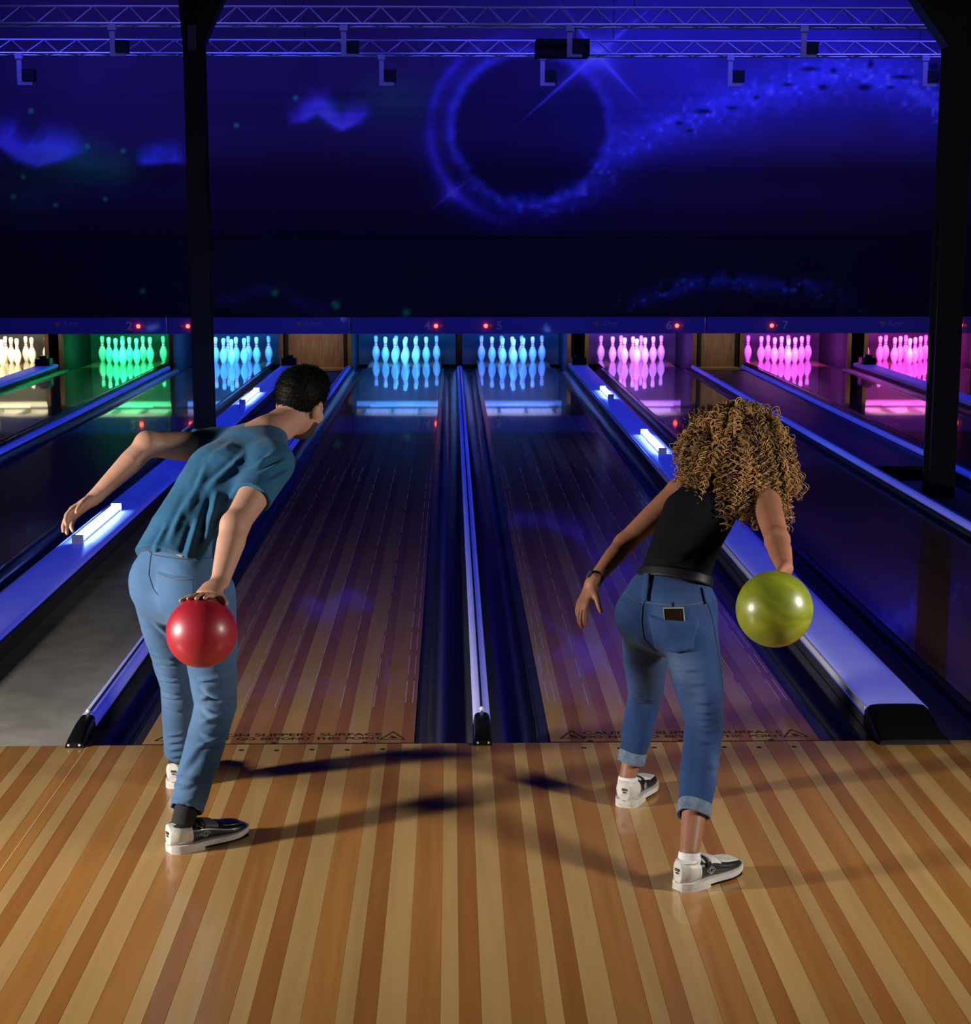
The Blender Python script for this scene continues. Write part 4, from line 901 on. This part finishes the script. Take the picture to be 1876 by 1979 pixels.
# T-shirt
S = SDF((-1.24, -1.05, .86), (-.56, -.34, 1.40), .0040)
S.limb(torso, [.158, .152, .150, .166, .125], [.140, .130, .118, .116, .082], tside, k=.02, flat0=True)
S.limb([shL + A_(.03, 0, 0), neck + A_(.004, .004, -.012), shR + A_(-.02, .03, .01)], [.064, .071, .064], k=.04)
S.limb([shL, shL * .84 + elL * .16, shL * .70 + elL * .30], [.066, .064, .062], k=.04, flat1=True)
S.limb([shR, shR * .66 + elR * .34, shR * .42 + elR * .58], [.070, .066, .064], k=.045, flat1=True)
S.cut(neck + A_(.038, .046, .046), A_(.52, .50, .70), .14)
S.limb([neck + A_(.020, .024, .030), hM], [.060, .060], op='sub', k=0)
v, q = S.mesh(); v = relax(v, q, 2, .5); n = vnormals(v, q)
v0 = v.copy()
v = folds(v, n, [(-.700, 1.245, -.842, 1.150, 0.0174, .010), (-.735, 1.210, -.880, 1.060, 0.0174, .011), (-.770, 1.185, -.905, .985, 0.0174, .011), (-.800, 1.24, -.925, 1.13, 0.0130, .012), (-.66, 1.225, -.79, 1.165, 0.0116, .008), (-.64, 1.195, -.76, 1.14, 0.0116, .008), (-.655, 1.165, -.745, 1.115, 0.0101, .008),
                 (-.925, 1.21, -.985, 1.05, 0.0101, .012), (-.965, 1.14, -1.035, .97, 0.0116, .013), (-.885, 1.13, -.925, .95, 0.0174, .012), (-.94, 1.05, -.975, .92, 0.0116, .012), (-.87, 1.01, -.89, .90, 0.0145, .010), (-1.04, 1.03, -1.09, .93, 0.0087, .010), (-.845, 1.27, -.93, 1.22, 0.0072, .012)])
v = v + n * (noise3(v, 14, 71) * .010)[:, None]
keep = np.ones(len(v))
for ce in (shR * .42 + elR * .58, shL * .70 + elL * .30): keep = np.minimum(keep, np.clip((np.linalg.norm(v0 - ce, axis=1) - .070) / .05, 0, 1))   # the sleeve hems stay even
v = v0 + (v - v0) * keep[:, None]
tee = under(mp, big_mesh('t_shirt', v, q, M_tee)); tee['label'] = 'teal blue short-sleeved T-shirt'
# jeans
S = SDF((-1.28, -1.24, .07), (-.72, -.34, 1.03), .0042)
top = A_(-.997, -.815, .985)
S.limb([top, A_(-1.005, -.84, .88), hc + A_(0, 0, .0)], [.134, .158, .156], [.104, .120, .120], Rh, k=.02, flat0=True)
for s_ in (-1, 1): S.ell(hc + Rh * s_ * .080 + bk * .052 + A_(0, 0, .030), (.086, .080, .098), (Rh, bk, A_(0, 0, 1)), k=.035)
for h_, k_, a_ in ((hipL, kneeL, ankL), (hipR, kneeR, ankR)):
    S.limb([h_ + A_(0, 0, .0), h_ * .5 + k_ * .5, k_, k_ * .5 + a_ * .5, k_ * .11 + a_ * .89], [.100, .088, .070, .062, .054], k=.028, flat1=True)
    S.limb([k_ * .15 + a_ * .85, a_], [.046, .046], op='sub', k=0)
v, q = S.mesh(); v = relax(v, q, 2, .5); n = vnormals(v, q)
L_ = []
for k in range(7): z = .30 + .034 * k; L_.append((-.955 + .01 * (k % 2), z + .012, -.86 + .012 * (k % 3), z + .028 * (-1) ** k, .009, .008))
for k in range(7): z = .33 + .036 * k; L_.append((-1.135, z + .012, -1.055, z - .012 + .02 * (k % 2), .006, .007))
for k in range(4): z = .125 + .03 * k; L_.append((-1.045, z, -.94, z + .03 - .02 * (k % 2), .006, .008)); L_.append((-1.13, z, -1.05, z + .02, .005, .007))
L_ += [(-.945, .50, -.86, .44, .011, .012), (-.95, .46, -.87, .47, .008, .009), (-1.06, .70, -.98, .745, .006, .012), (-1.03, .22, -.94, .31, .007, .012), (-1.115, .70, -1.05, .62, .006, .011), (-.95, .68, -.86, .72, .007, .014)]
v = folds(v, n, L_); v = v + n * (noise3(v, 16, 5) * .008)[:, None]
def tone(v, base, dark, light, spots, seed):
    t = np.clip(.5 + noise3(v, 9, seed) * 1.6 + noise3(v, 45, seed + 3) * .7, 0, 1); f = np.zeros(len(v))
    for x, z, rx, rz, a in spots: f += a * np.exp(-((v[:, 0] - x) / rx) ** 2 - ((v[:, 2] - z) / rz) ** 2)
    c_ = A_(*dark) + (A_(*base) - A_(*dark)) * t[:, None]; f = np.clip(f, -1, 1)[:, None]
    return np.clip(np.where(f > 0, c_ + (A_(*light) - c_) * f, c_ * (1 + .7 * f)), 0, 1)
cm = tone(v, (.060, .138, .275), (.040, .096, .205), (.135, .22, .35), [(-1.0, .80, .09, .07, .45), (-.93, .42, .05, .10, .45), (-.97, .18, .05, .10, .35), (-1.1, .4, .03, .15, .3)], 40)
jm = under(mp, big_mesh('jeans', v, q, M_denim_m, None, True, cm)); jm['label'] = 'loose light blue jeans'
bv = bvh_of(jm)
for o in (project_patch(bv, [(-1.072, .880), (-.938, .876), (-.948, .750), (-1.065, .755)], M_denim_mp, 'back_pocket', None, .0025, cut=.02), project_patch(bv, [(-1.036, .972), (-.982, .955), (-.984, .930), (-1.038, .947)], M_tan, 'leather_patch', None, .004),
          project_line(bv, [(-1.073, .995), (-1.098, .93), (-1.104, .868), (-1.088, .822), (-1.035, .77)], .0011, M_stitch, 'back_seam', None), project_line(bv, [(-1.13, .95), (-1.095, .930), (-1.0, .927), (-.885, .925)], .0014, M_stitch, 'yoke_seam', None),
          project_line(bv, [(-1.070, .874), (-1.005, .866), (-.940, .870)], .0022, M_stitch_l, 'pocket_stitch', None, .004),
          project_patch(bv, [(-1.083, .998), (-1.070, .994), (-1.082, .935), (-1.095, .939)], M_denim_mp, 'belt_loop', None, .005, 3, 8)):
    if o: o.parent = jm
# hair, beard
S = SDF(hM - .16, hM + .16, .0030); PH = lambda x, y, z: hM + sdM * x + fwM * y + upM * z; AX = (sdM, fwM, upM)
S.ell(PH(0, -.014, .032), (.0835, .102, .096), AX, k=0); S.ell(PH(0, .03, .085), (.06, .06, .045), AX, k=.03)
S.cut(PH(0, .022, -.020), fwM * .62 - upM * .78); S.cut(PH(0, -.08, -.060), -upM)
v, q = S.mesh(); v = relax(v, q, 3, .5); n = vnormals(v, q); v = v + n * (noise3(v, 60, 3) * .008 + NPR.randn(len(v)) * .0006)[:, None]
hm = under(mp, big_mesh('hair', v, q, M_hair_m)); hm['label'] = 'short black hair'
sel = NPR.choice(len(v), 5200); b0 = v[sel]; nn = n[sel] + NPR.randn(len(sel), 3) * .35 - upM * .25; nn /= np.linalg.norm(nn, axis=1)[:, None]
sd_ = np.cross(nn, NPR.randn(len(sel), 3)); sd_ /= np.linalg.norm(sd_, axis=1)[:, None]
hv = np.stack([b0 - sd_ * .0008, b0 + sd_ * .0008, b0 + nn * (.006 + .008 * NPR.rand(len(sel), 1))], 1).reshape(-1, 3)
o = big_mesh('hair_strands', hv, np.arange(len(hv)).reshape(-1, 3), M_hair_m, None, False); o.parent = hm; o['kind'] = 'stuff'
S = SDF(hM - .16, hM + .16, .0035); S.ell(PH(0, .031, -.032), (.0655, .069, .084), AX, k=0); S.ell(PH(0, .053, -.090), (.040, .041, .031), AX, k=.03); S.cut(PH(0, 0, -.050), upM); S.cut(PH(0, .004, 0), -fwM); S.ell(PH(0, .10, -.060), (.028, .03, .014), AX, k=0, op='sub')
v, q = S.mesh(); v = relax(v, q, 2, .5); under(mp, big_mesh('beard', v, q, pmat('beard_brown', (.045, .028, .02), .7)))
for s_ in (-1, 1): under(mp, MB().sphere(tuple(PH(s_ * .033, .0835, .004)), .011, 12, 8).build('eye', pmat('eye_white', (.7, .7, .7), .2), None, True))
s1 = shoe(None, (-1.032, -1.142, 0), math.radians(-56), 'black and white bowling shoe, near foot', 1, 's'); s2 = shoe(None, (-1.115, -.522, 0), math.radians(-14), 'black and white bowling shoe, far foot showing its white heel', -1, 's')
for s_ in (s1, s2): under(mp, s_)
for a_, k_ in ((ankL, kneeL), (ankR, kneeR)):
    w_ = unit(k_ - a_); under(mp, MB().tube([tuple(a_ + A_(0, 0, -.025)), tuple(a_ + w_ * .02), tuple(a_ + w_ * .075)], [.041, .038, .040], 18).build('sock', M_sock_b, None, True))
# red ball in his hand
def ball(name, C, R, mat, label, holes):
    o = empty(name, tuple(C), label, 'bowling ball', 'bowling balls being swung')
    MB().sphere((0, 0, 0), R, 56, 36).build('shell', mat, o, True)
    for d in holes:
        d = Vector(d).normalized(); h = MB().lathe([(.0001, -.002), (.0135, -.002), (.0135, .0006), (.0115, .0009), (.0001, .0002)], 18).build('finger_hole', M_black, o, True); h.location = d * R; h.rotation_euler = d.to_track_quat('Z', 'Y').to_euler()
    return o
M_red = noisy(pmat('ball_red', (.5, .02, .04), .42, coat=.35, coat_r=.28), (.30, .008, .022), (.40, .014, .032), (6, 6, 6))
ball('bowling_ball', BC, BR, M_red, 'red bowling ball held low behind the man', [(.3, .3, .85), (.05, .25, .95), (.2, .05, .98)])

# ---------------------------------------------------------------- the woman
wp = empty('person', (.59, -.92, 0), 'woman in a black tank top and cuffed jeans with curly hair', 'person')
hipL, hipR = A_(.528, -.868, .700), A_(.652, -.962, .705); kneeL, kneeR = A_(.556, -.630, .372), A_(.682, -1.165, .430)
ankL, ankR = A_(.490, -.708, .095), A_(.600, -1.452, .105)
shL, shR = A_(.664, -.620, 1.088), A_(.922, -.842, 1.082); elL, wrL = A_(.470, -.690, .920), A_(.344, -.845, .812)
elR, wrR = A_(.908, -1.110, 1.003), A_(.884, -1.360, .966); neck = A_(.812, -.668, 1.130)
BC, BR = A_(.818, -1.55, .886), .1115
Rh, Rs = unit(A_(.82, -.57, .03)), unit(shR - shL); hc = (hipL + hipR) / 2; bk = unit(A_(Rh[1], -Rh[0], 0)); Rm = unit(Rh + Rs)
fwF, upF = unit(A_(.34, .86, -.38)), unit(A_(.20, .36, .90)); hF = A_(.868, -.560, 1.235)
wtop = A_(.614, -.908, .838)
torso = [A_(.612, -.912, .800), A_(.622, -.895, .872), A_(.662, -.835, .960), A_(.710, -.765, 1.035), A_(.762, -.712, 1.090)]
tside = [Rh, Rh, Rm, Rs, Rs]
S = SDF((.22, -1.68, .62), (1.06, -.40, 1.40), .0034)
S.limb(torso, [.108, .100, .108, .118, .095], [.075, .070, .076, .082, .058], tside, k=.02)
S.limb([shL, neck, shR], [.041, .046, .041], k=.03); S.limb([torso[4], neck, hF + A_(-.015, -.02, -.04)], [.06, .049, .045], k=.03)
sdF, fwF, upF = head(S, hF, fwF, upF, .94)
S.limb([shL, shL * .5 + elL * .5, elL], [.045, .041, .034], k=.02); e1 = elL * .68 + wrL * .32
S.limb([elL, e1, wrL], [.034, .0355, .0225], [.033, .033, .0195], A_(0, 1, .2), k=.02)
hand(S, wrL, A_(-.40, -.30, -.86), A_(.75, .30, -.35), A_(.25, -.93, .0), (.16, .22, .28, .34), .16, length=.93)
S.limb([shR, shR * .5 + elR * .5, elR], [.046, .043, .036], k=.02); e1 = elR * .68 + wrR * .32
S.limb([elR, e1, wrR], [.036, .0375, .024], [.035, .034, .021], A_(1, 0, .1), k=.02); S.ell(elR + A_(.0, .004, .016), (.024, .022, .020), k=.03)
ball_hand(S, wrR, BC, BR, [[(.05, .86, .50), (-.30, .88, .36), (-.52, .82, .18)], [(.10, .90, .42), (-.16, .97, .16), (-.32, .93, -.10)], [(.20, .91, .36), (.02, 1., .02), (-.06, .95, -.26)], [(.30, .90, .32), (.22, .97, -.04), (.18, .93, -.30)]], [(.45, .75, .52), (.72, .62, .38)], .008)
v1, q1 = S.mesh(); v1 = relax(v1, q1, 2, .4)
S = SDF((.36, -1.56, .02), (.84, -.52, .86), .0045)
S.limb([wtop, hc], [.10, .12], [.07, .085], Rh, k=.02); S.limb([hipL, kneeL, kneeL * .45 + ankL * .55, kneeL * .12 + ankL * .88, ankL, ankL - A_(0, 0, .035)], [.068, .046, .043, .031, .0295, .027], k=.01)
S.limb([hipR, kneeR, kneeR * .55 + ankR * .45, kneeR * .20 + ankR * .80, ankR, ankR - A_(0, 0, .045)], [.068, .047, .046, .035, .030, .027], k=.01)
v2, q2 = S.mesh(); v2 = relax(v2, q2, 2, .4)
under(wp, big_mesh('body', np.concatenate([v1, v2]), np.concatenate([q1, q2 + len(v1)]), M_skin_f))
# tank top with straps
S = SDF((.42, -1.06, .76), (.98, -.52, 1.22), .0040)
S.limb(torso, [.126, .117, .120, .130, .108], [.092, .085, .088, .094, .070], tside, k=.02, flat0=True)
S.cut(A_(.752, -.722, 1.078), unit(torso[4] - torso[2])); S.limb([elR, shR, neck], [.062, .060, .0], op='sub', k=0) if False else None
S.limb([shR + A_(-.010, -.02, .0), shR * .6 + elR * .4], [.062, .062], op='sub', k=0); S.limb([shL + A_(-.012, .0, .006), shL * .6 + elL * .4], [.058, .058], op='sub', k=0)
for sp in (shL * .62 + neck * .38, shR * .62 + neck * .38):
    sg_ = 1 if sp is not None and np.dot(sp - neck, Rs) > 0 else -1; bd_ = unit(A_(Rs[1], -Rs[0], 0)); T0_ = A_(.745, -.728, 1.068)
    b_ = T0_ + Rs * sg_ * .068 + bd_ * .060; t_ = sp + A_(0, 0, .045); f_ = T0_ + Rs * sg_ * .07 - bd_ * .055; S.limb([b_, b_ * .3 + t_ * .7 + A_(-.014, -.018, 0), t_, f_], [.010, .009, .009, .010], k=.006)
v, q = S.mesh(); v = relax(v, q, 2, .5); n = vnormals(v, q)
v = folds(v, n, [(.55, .90, .66, .93, .006, .010), (.58, .87, .72, .90, .006, .010), (.63, .95, .76, .985, .007, .012), (.65, 1.02, .77, 1.0, .006, .012), (.53, .86, .6, .85, .005, .008)]); v = v + n * (noise3(v, 16, 91) * .006)[:, None]
o = under(wp, big_mesh('tank_top', v, q, M_tank)); o['label'] = 'black tank top'
# jeans with turned-up cuffs
S = SDF((.36, -1.52, .12), (.86, -.50, .88), .0040)
S.limb([wtop, A_(.604, -.915, .768), hc + A_(0, 0, .0)], [.127, .158, .156], [.094, .118, .118], Rh, k=.02, flat0=True)
for s_ in (-1, 1): S.ell(hc + Rh * s_ * .074 + bk * .058 + A_(0, 0, .020), (.083, .078, .094), (Rh, bk, A_(0, 0, 1)), k=.03)
cL, cR = kneeL * .20 + ankL * .80, kneeR * .30 + ankR * .70
S.limb([hipL, hipL * .5 + kneeL * .5, kneeL, kneeL * .55 + ankL * .45, cL], [.088, .078, .060, .055, .043], k=.022, flat1=True)
S.limb([hipR, hipR * .5 + kneeR * .5, kneeR, kneeR * .55 + ankR * .45, cR], [.094, .084, .061, .058, .047], k=.022, flat1=True)
v, q = S.mesh(); v = relax(v, q, 2, .5); n = vnormals(v, q)
L_ = [(.56, .585, .68, .600, .006, .007), (.57, .545, .70, .560, .005, .006), (.58, .52, .66, .53, .004, .006), (.50, .395, .58, .375, .006, .008), (.50, .375, .58, .360, .004, .006)]
for k in range(6): z = .400 + .018 * k; L_.append((.635, z + .012 * (k % 2), .745, z - .006 + .010 * (k % 3), .0055, .006))
L_ += [(.66, .34, .745, .315, .006, .008), (.48, .66, .53, .62, .004, .01)]
v = folds(v, n, L_); v = v + n * (noise3(v, 18, 15) * .005)[:, None]
cf = tone(v, (.018, .052, .165), (.010, .030, .105), (.085, .14, .25), [(.60, .60, .055, .05, .75), (.655, .50, .03, .07, .45), (.47, .62, .03, .05, .55), (.70, .33, .02, .06, .45), (.575, .72, .05, .05, .25), (.745, .55, .02, .2, -.5), (.53, .50, .03, .12, -.6), (.71, .45, .025, .09, -.6), (.53, .33, .02, .1, -.5), (.49, .40, .02, .06, .3), (.62, .80, .1, .03, .12)], 60)
jf = under(wp, big_mesh('jeans', v, q, M_denim_f, None, True, cf)); jf['label'] = 'slim mid-blue faded jeans with turned-up cuffs'
bv = bvh_of(jf)
for o in (project_patch(bv, [(.528, .742), (.661, .741), (.650, .650), (.548, .645)], M_denim_fp, 'back_pocket', None, .018, thick=.02, cut=.014), project_patch(bv, [(.432, .772), (.457, .760), (.452, .650), (.436, .652)], M_denim_fp, 'back_pocket', None, .0025),
          project_line(bv, [(.523, .84), (.512, .800), (.498, .770), (.494, .717), (.503, .664), (.548, .615)], .0018, M_stitch, 'back_seam', None), project_line(bv, [(.448, .800), (.495, .772), (.571, .777), (.714, .785)], .0014, M_stitch, 'yoke_seam', None),
          project_line(bv, [(.442, .806), (.489, .780), (.571, .785), (.714, .792)], .0010, M_stitch_l, 'yoke_stitch', None), project_line(bv, [(.530, .735), (.595, .728), (.659, .734)], .0024, M_stitch_l, 'pocket_stitch', None, .004),
          project_line(bv, [(.700, .80), (.722, .735), (.735, .634), (.748, .52), (.745, .42)], .0018, M_stitch, 'side_seam', None), project_patch(bv, [(.514, .858), (.530, .862), (.515, .785), (.500, .788)], M_denim_fp, 'belt_loop', None, .010, 3, 8),
          project_patch(bv, [(.686, .832), (.700, .828), (.706, .785), (.692, .785)], M_denim_fp, 'belt_loop', None, .008, 3, 8)):
    if o: o.parent = jf
S = SDF((.44, -1.06, .79), (.80, -.74, .90), .0035); bx_ = unit(torso[1] - wtop)
S.limb([wtop - bx_ * .010, wtop + bx_ * .024], [.1325, .1300], [.0985, .096], Rh, k=0, flat0=True, flat1=True); v, q = S.mesh(); v = relax(v, q, 1, .4); o = under(wp, big_mesh('belt', v, q, M_belt)); o['label'] = 'black leather belt'
for c0, k_, a_, r0 in ((cL, kneeL, ankL, .0455), (cR, kneeR, ankR, .0505)):
    w_ = unit(a_ - k_); u_ = unit(np.cross(w_, A_(0, 0, 1))); y_ = np.cross(w_, u_); rings = []
    for t_, r_ in ((-.030, r0 * .98), (-.029, r0 + .003), (.010, r0 + .0025), (.012, r0 + .001), (.010, r0 - .006), (-.01, r0 - .008)): rings.append([tuple(c0 + w_ * (t_ + .004 * math.sin(a * PI / 12 * 2)) + (u_ * math.cos(a * PI / 12) + y_ * math.sin(a * PI / 12)) * (r_ + .0012 * math.sin(a * 1.9))) for a in range(24)])
    o = under(wp, MB().loft(rings, False).build('jeans_cuff', M_cuff, None, True)); o['label'] = 'pale turned-up denim cuff'
    o = under(wp, MB().tube([tuple(a_ + A_(0, 0, -.03)), tuple(a_ + A_(0, 0, -.012)), tuple(a_ - w_ * .004)], [.0365, .0345, .0325], 18).build('sock', M_sock_w, None, True))
s1 = shoe(None, (.560, -1.487, 0), math.radians(-56), 'black and white bowling shoe, near foot turned out', 1, 'w', .045, .262); s2 = shoe(None, (.474, -.752, 0), math.radians(-24), 'black and white bowling shoe, far foot showing its white heel', -1, 'w', .045, .262)
for s_ in (s1, s2): under(wp, s_)
# wristband and rings
w_ = unit(elL - wrL); c0 = wrL + w_ * .018
o = under(wp, MB().tube([tuple(c0), tuple(c0 + w_ * .022)], .0262, 20).build('watch_strap', M_black, None, True)); o['label'] = 'black watch strap'
wf = MB().box(-.012, .012, -.004, .004, -.014, .014).build('watch_face', pmat('watch_glass', (.05, .06, .08), .15, coat=.5)); wf.location = tuple(c0 + w_ * .011 + A_(-.022, -.012, .012)); wf.rotation_euler = (.3, -.7, .8); under(wp, wf)
# curly hair
hcF = A_(.850, -.600, 1.172); hr = A_(.198, .180, .184)
S = SDF(hcF - .26, hcF + .26, .006); S.ell(hcF + A_(0, 0, .0), tuple(hr * .80), k=0); S.ell(hF + upF * .03, (.085, .10, .10), k=.03); S.cut(hF + fwF * .065, fwF); v, q = S.mesh(); n = vnormals(v, q); v = v + n * (noise3(v, 22, 8) * .05)[:, None]
def fall(p): p = p.copy(); p[:, 1] -= 1.15 * np.maximum(0, 1.19 - p[:, 2]); return p   # locks hang over the leaning back
v = fall(v)
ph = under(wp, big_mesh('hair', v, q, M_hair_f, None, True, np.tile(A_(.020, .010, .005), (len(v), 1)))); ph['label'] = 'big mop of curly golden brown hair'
NL, NS, K = 780, 3, 60; r_ = np.random.RandomState(4)
d = r_.randn(NL * 3, 3); d /= np.linalg.norm(d, axis=1)[:, None]; d = d[(d @ fwF < .55) & (d[:, 2] > -.80)][:NL]; NL = len(d)
root = hF + upF * .028 + (d + A_(0, 0, .55)) / np.linalg.norm(d + A_(0, 0, .55), axis=1)[:, None] * A_(.075, .088, .088)
end = hcF + d * hr * (.80 + .27 * r_.rand(NL, 1)) + r_.randn(NL, 3) * .012; end[:, 2] -= .012 * (1 - d[:, 2])
end = fall(end); mid = root * .45 + end * .55 + d * A_(.055, .05, .03) + A_(0, 0, .035)
tt = np.linspace(0, 1, K)[None, :, None]
cen = ((1 - tt) ** 2) * root[:, None] + 2 * tt * (1 - tt) * mid[:, None] + tt ** 2 * end[:, None]
tan = np.gradient(cen, axis=1); tan /= np.linalg.norm(tan, axis=2)[..., None]
ref = np.tile(A_(.3, .2, .93), (NL, 1))[:, None]; uu = np.cross(tan, ref); uu /= np.maximum(np.linalg.norm(uu, axis=2)[..., None], 1e-6); vv = np.cross(tan, uu)
lenl = np.linalg.norm(end - root, axis=1); turns = lenl / (.026 + .020 * r_.rand(NL)); ph0 = r_.rand(NL) * 6.28; hand_ = np.where(r_.rand(NL) < .5, -1, 1); rad = .0060 + .0065 * r_.rand(NL)
PT = []; CO = []
bcol = r_.rand(NL)
for s_ in range(NS):
    ang = hand_[:, None] * (ph0[:, None] + r_.randn(NL, 1) * .45 + 2 * PI * turns[:, None] * tt[0, :, 0][None]); rr = (rad * (.75 + .5 * r_.rand(NL)))[:, None] * np.clip(tt[0, :, 0] * 3, .2, 1)[None]
    off = r_.randn(NL, 1, 3) * .0045 * np.clip(tt * 2, .3, 1)
    PT.append(cen + off + uu * (rr * np.cos(ang))[..., None] + vv * (rr * np.sin(ang))[..., None])
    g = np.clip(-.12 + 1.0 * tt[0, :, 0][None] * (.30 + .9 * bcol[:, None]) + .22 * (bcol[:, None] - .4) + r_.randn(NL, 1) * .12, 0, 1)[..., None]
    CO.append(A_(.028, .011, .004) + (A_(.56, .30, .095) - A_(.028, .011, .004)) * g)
PT = np.concatenate(PT); CO = np.concatenate(CO); n_ = len(PT); T = np.gradient(PT, axis=1); T /= np.maximum(np.linalg.norm(T, axis=2)[..., None], 1e-9)
U_ = np.cross(T, A_(.13, .45, .88)); U_ /= np.maximum(np.linalg.norm(U_, axis=2)[..., None], 1e-6); W_ = np.cross(T, U_)
rs = (.0022 * (1 - .55 * np.linspace(0, 1, K) ** 3))[None, :, None]
ring = np.stack([PT + (U_ * math.cos(a) + W_ * math.sin(a)) * rs for a in (0, 2 * PI / 3, 4 * PI / 3)], 2)
hv = ring.reshape(-1, 3); base = (np.arange(n_)[:, None] * K + np.arange(K - 1)[None]).reshape(-1) * 3
hq = np.concatenate([np.stack([base + a, base + b, base + 3 + b, base + 3 + a], 1) for a, b in ((0, 1), (1, 2), (2, 0))])
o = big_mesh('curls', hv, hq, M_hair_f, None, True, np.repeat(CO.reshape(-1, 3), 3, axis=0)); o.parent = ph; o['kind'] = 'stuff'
for s_ in (-1, 1): under(wp, MB().sphere(tuple(hF + (sdF * s_ * .033 + fwF * .0835 + upF * .004) * .94), .010, 12, 8).build('eye', pmat('eye_white', (.7, .7, .7), .2), None, True))
M_grn = noisy(pmat('ball_green', (.3, .33, .02), .38, coat=.4, coat_r=.25), (.11, .15, .006), (.33, .36, .025), (3.5, 3.5, 7), 6, .25, .75)
M_grn.node_tree.nodes['Noise Texture'].inputs['Distortion'].default_value = 2.2
ball('bowling_ball', BC, BR, M_grn, 'marbled lime green bowling ball held out behind the woman', [(-.3, .5, .82), (.2, .62, .75), (0, .8, .6)])
# phone in the back pocket
ptl = bv.ray_cast(Vector((.594, -3, .730)), Vector((0, 1, 0))); ptu = bv.ray_cast(Vector((.594, -3, .765)), Vector((0, 1, 0)))
ph_ = empty('phone', (0, 0, 0), 'black smartphone sticking out of the woman\'s back pocket', 'phone')
nn = (ptl[1] + ptu[1]).normalized(); zz = (ptu[0] - ptl[0]).normalized() + nn * .36; zz.normalize(); nn = (nn - zz * nn.dot(zz)).normalized(); zz = (zz - nn * zz.dot(nn)).normalized(); xx = zz.cross(nn) * -1
c_ = ptl[0] + nn * .0050; ph_.matrix_world = Matrix(((xx.x, nn.x, zz.x, c_.x), (xx.y, nn.y, zz.y, c_.y), (xx.z, nn.z, zz.z, c_.z), (0, 0, 0, 1)))
MB().box(-.033, .033, -.004, .0035, -.058, .058).build('case', pmat('phone_case', (.30, .32, .24), .4), ph_)
MB().box(-.0305, .0305, .0035, .0045, -.056, .0555).build('screen', M_glass, ph_)
MB().box(-.004, .004, -.003, .003, .060, .074).build('earphone_plug', M_black, ph_)
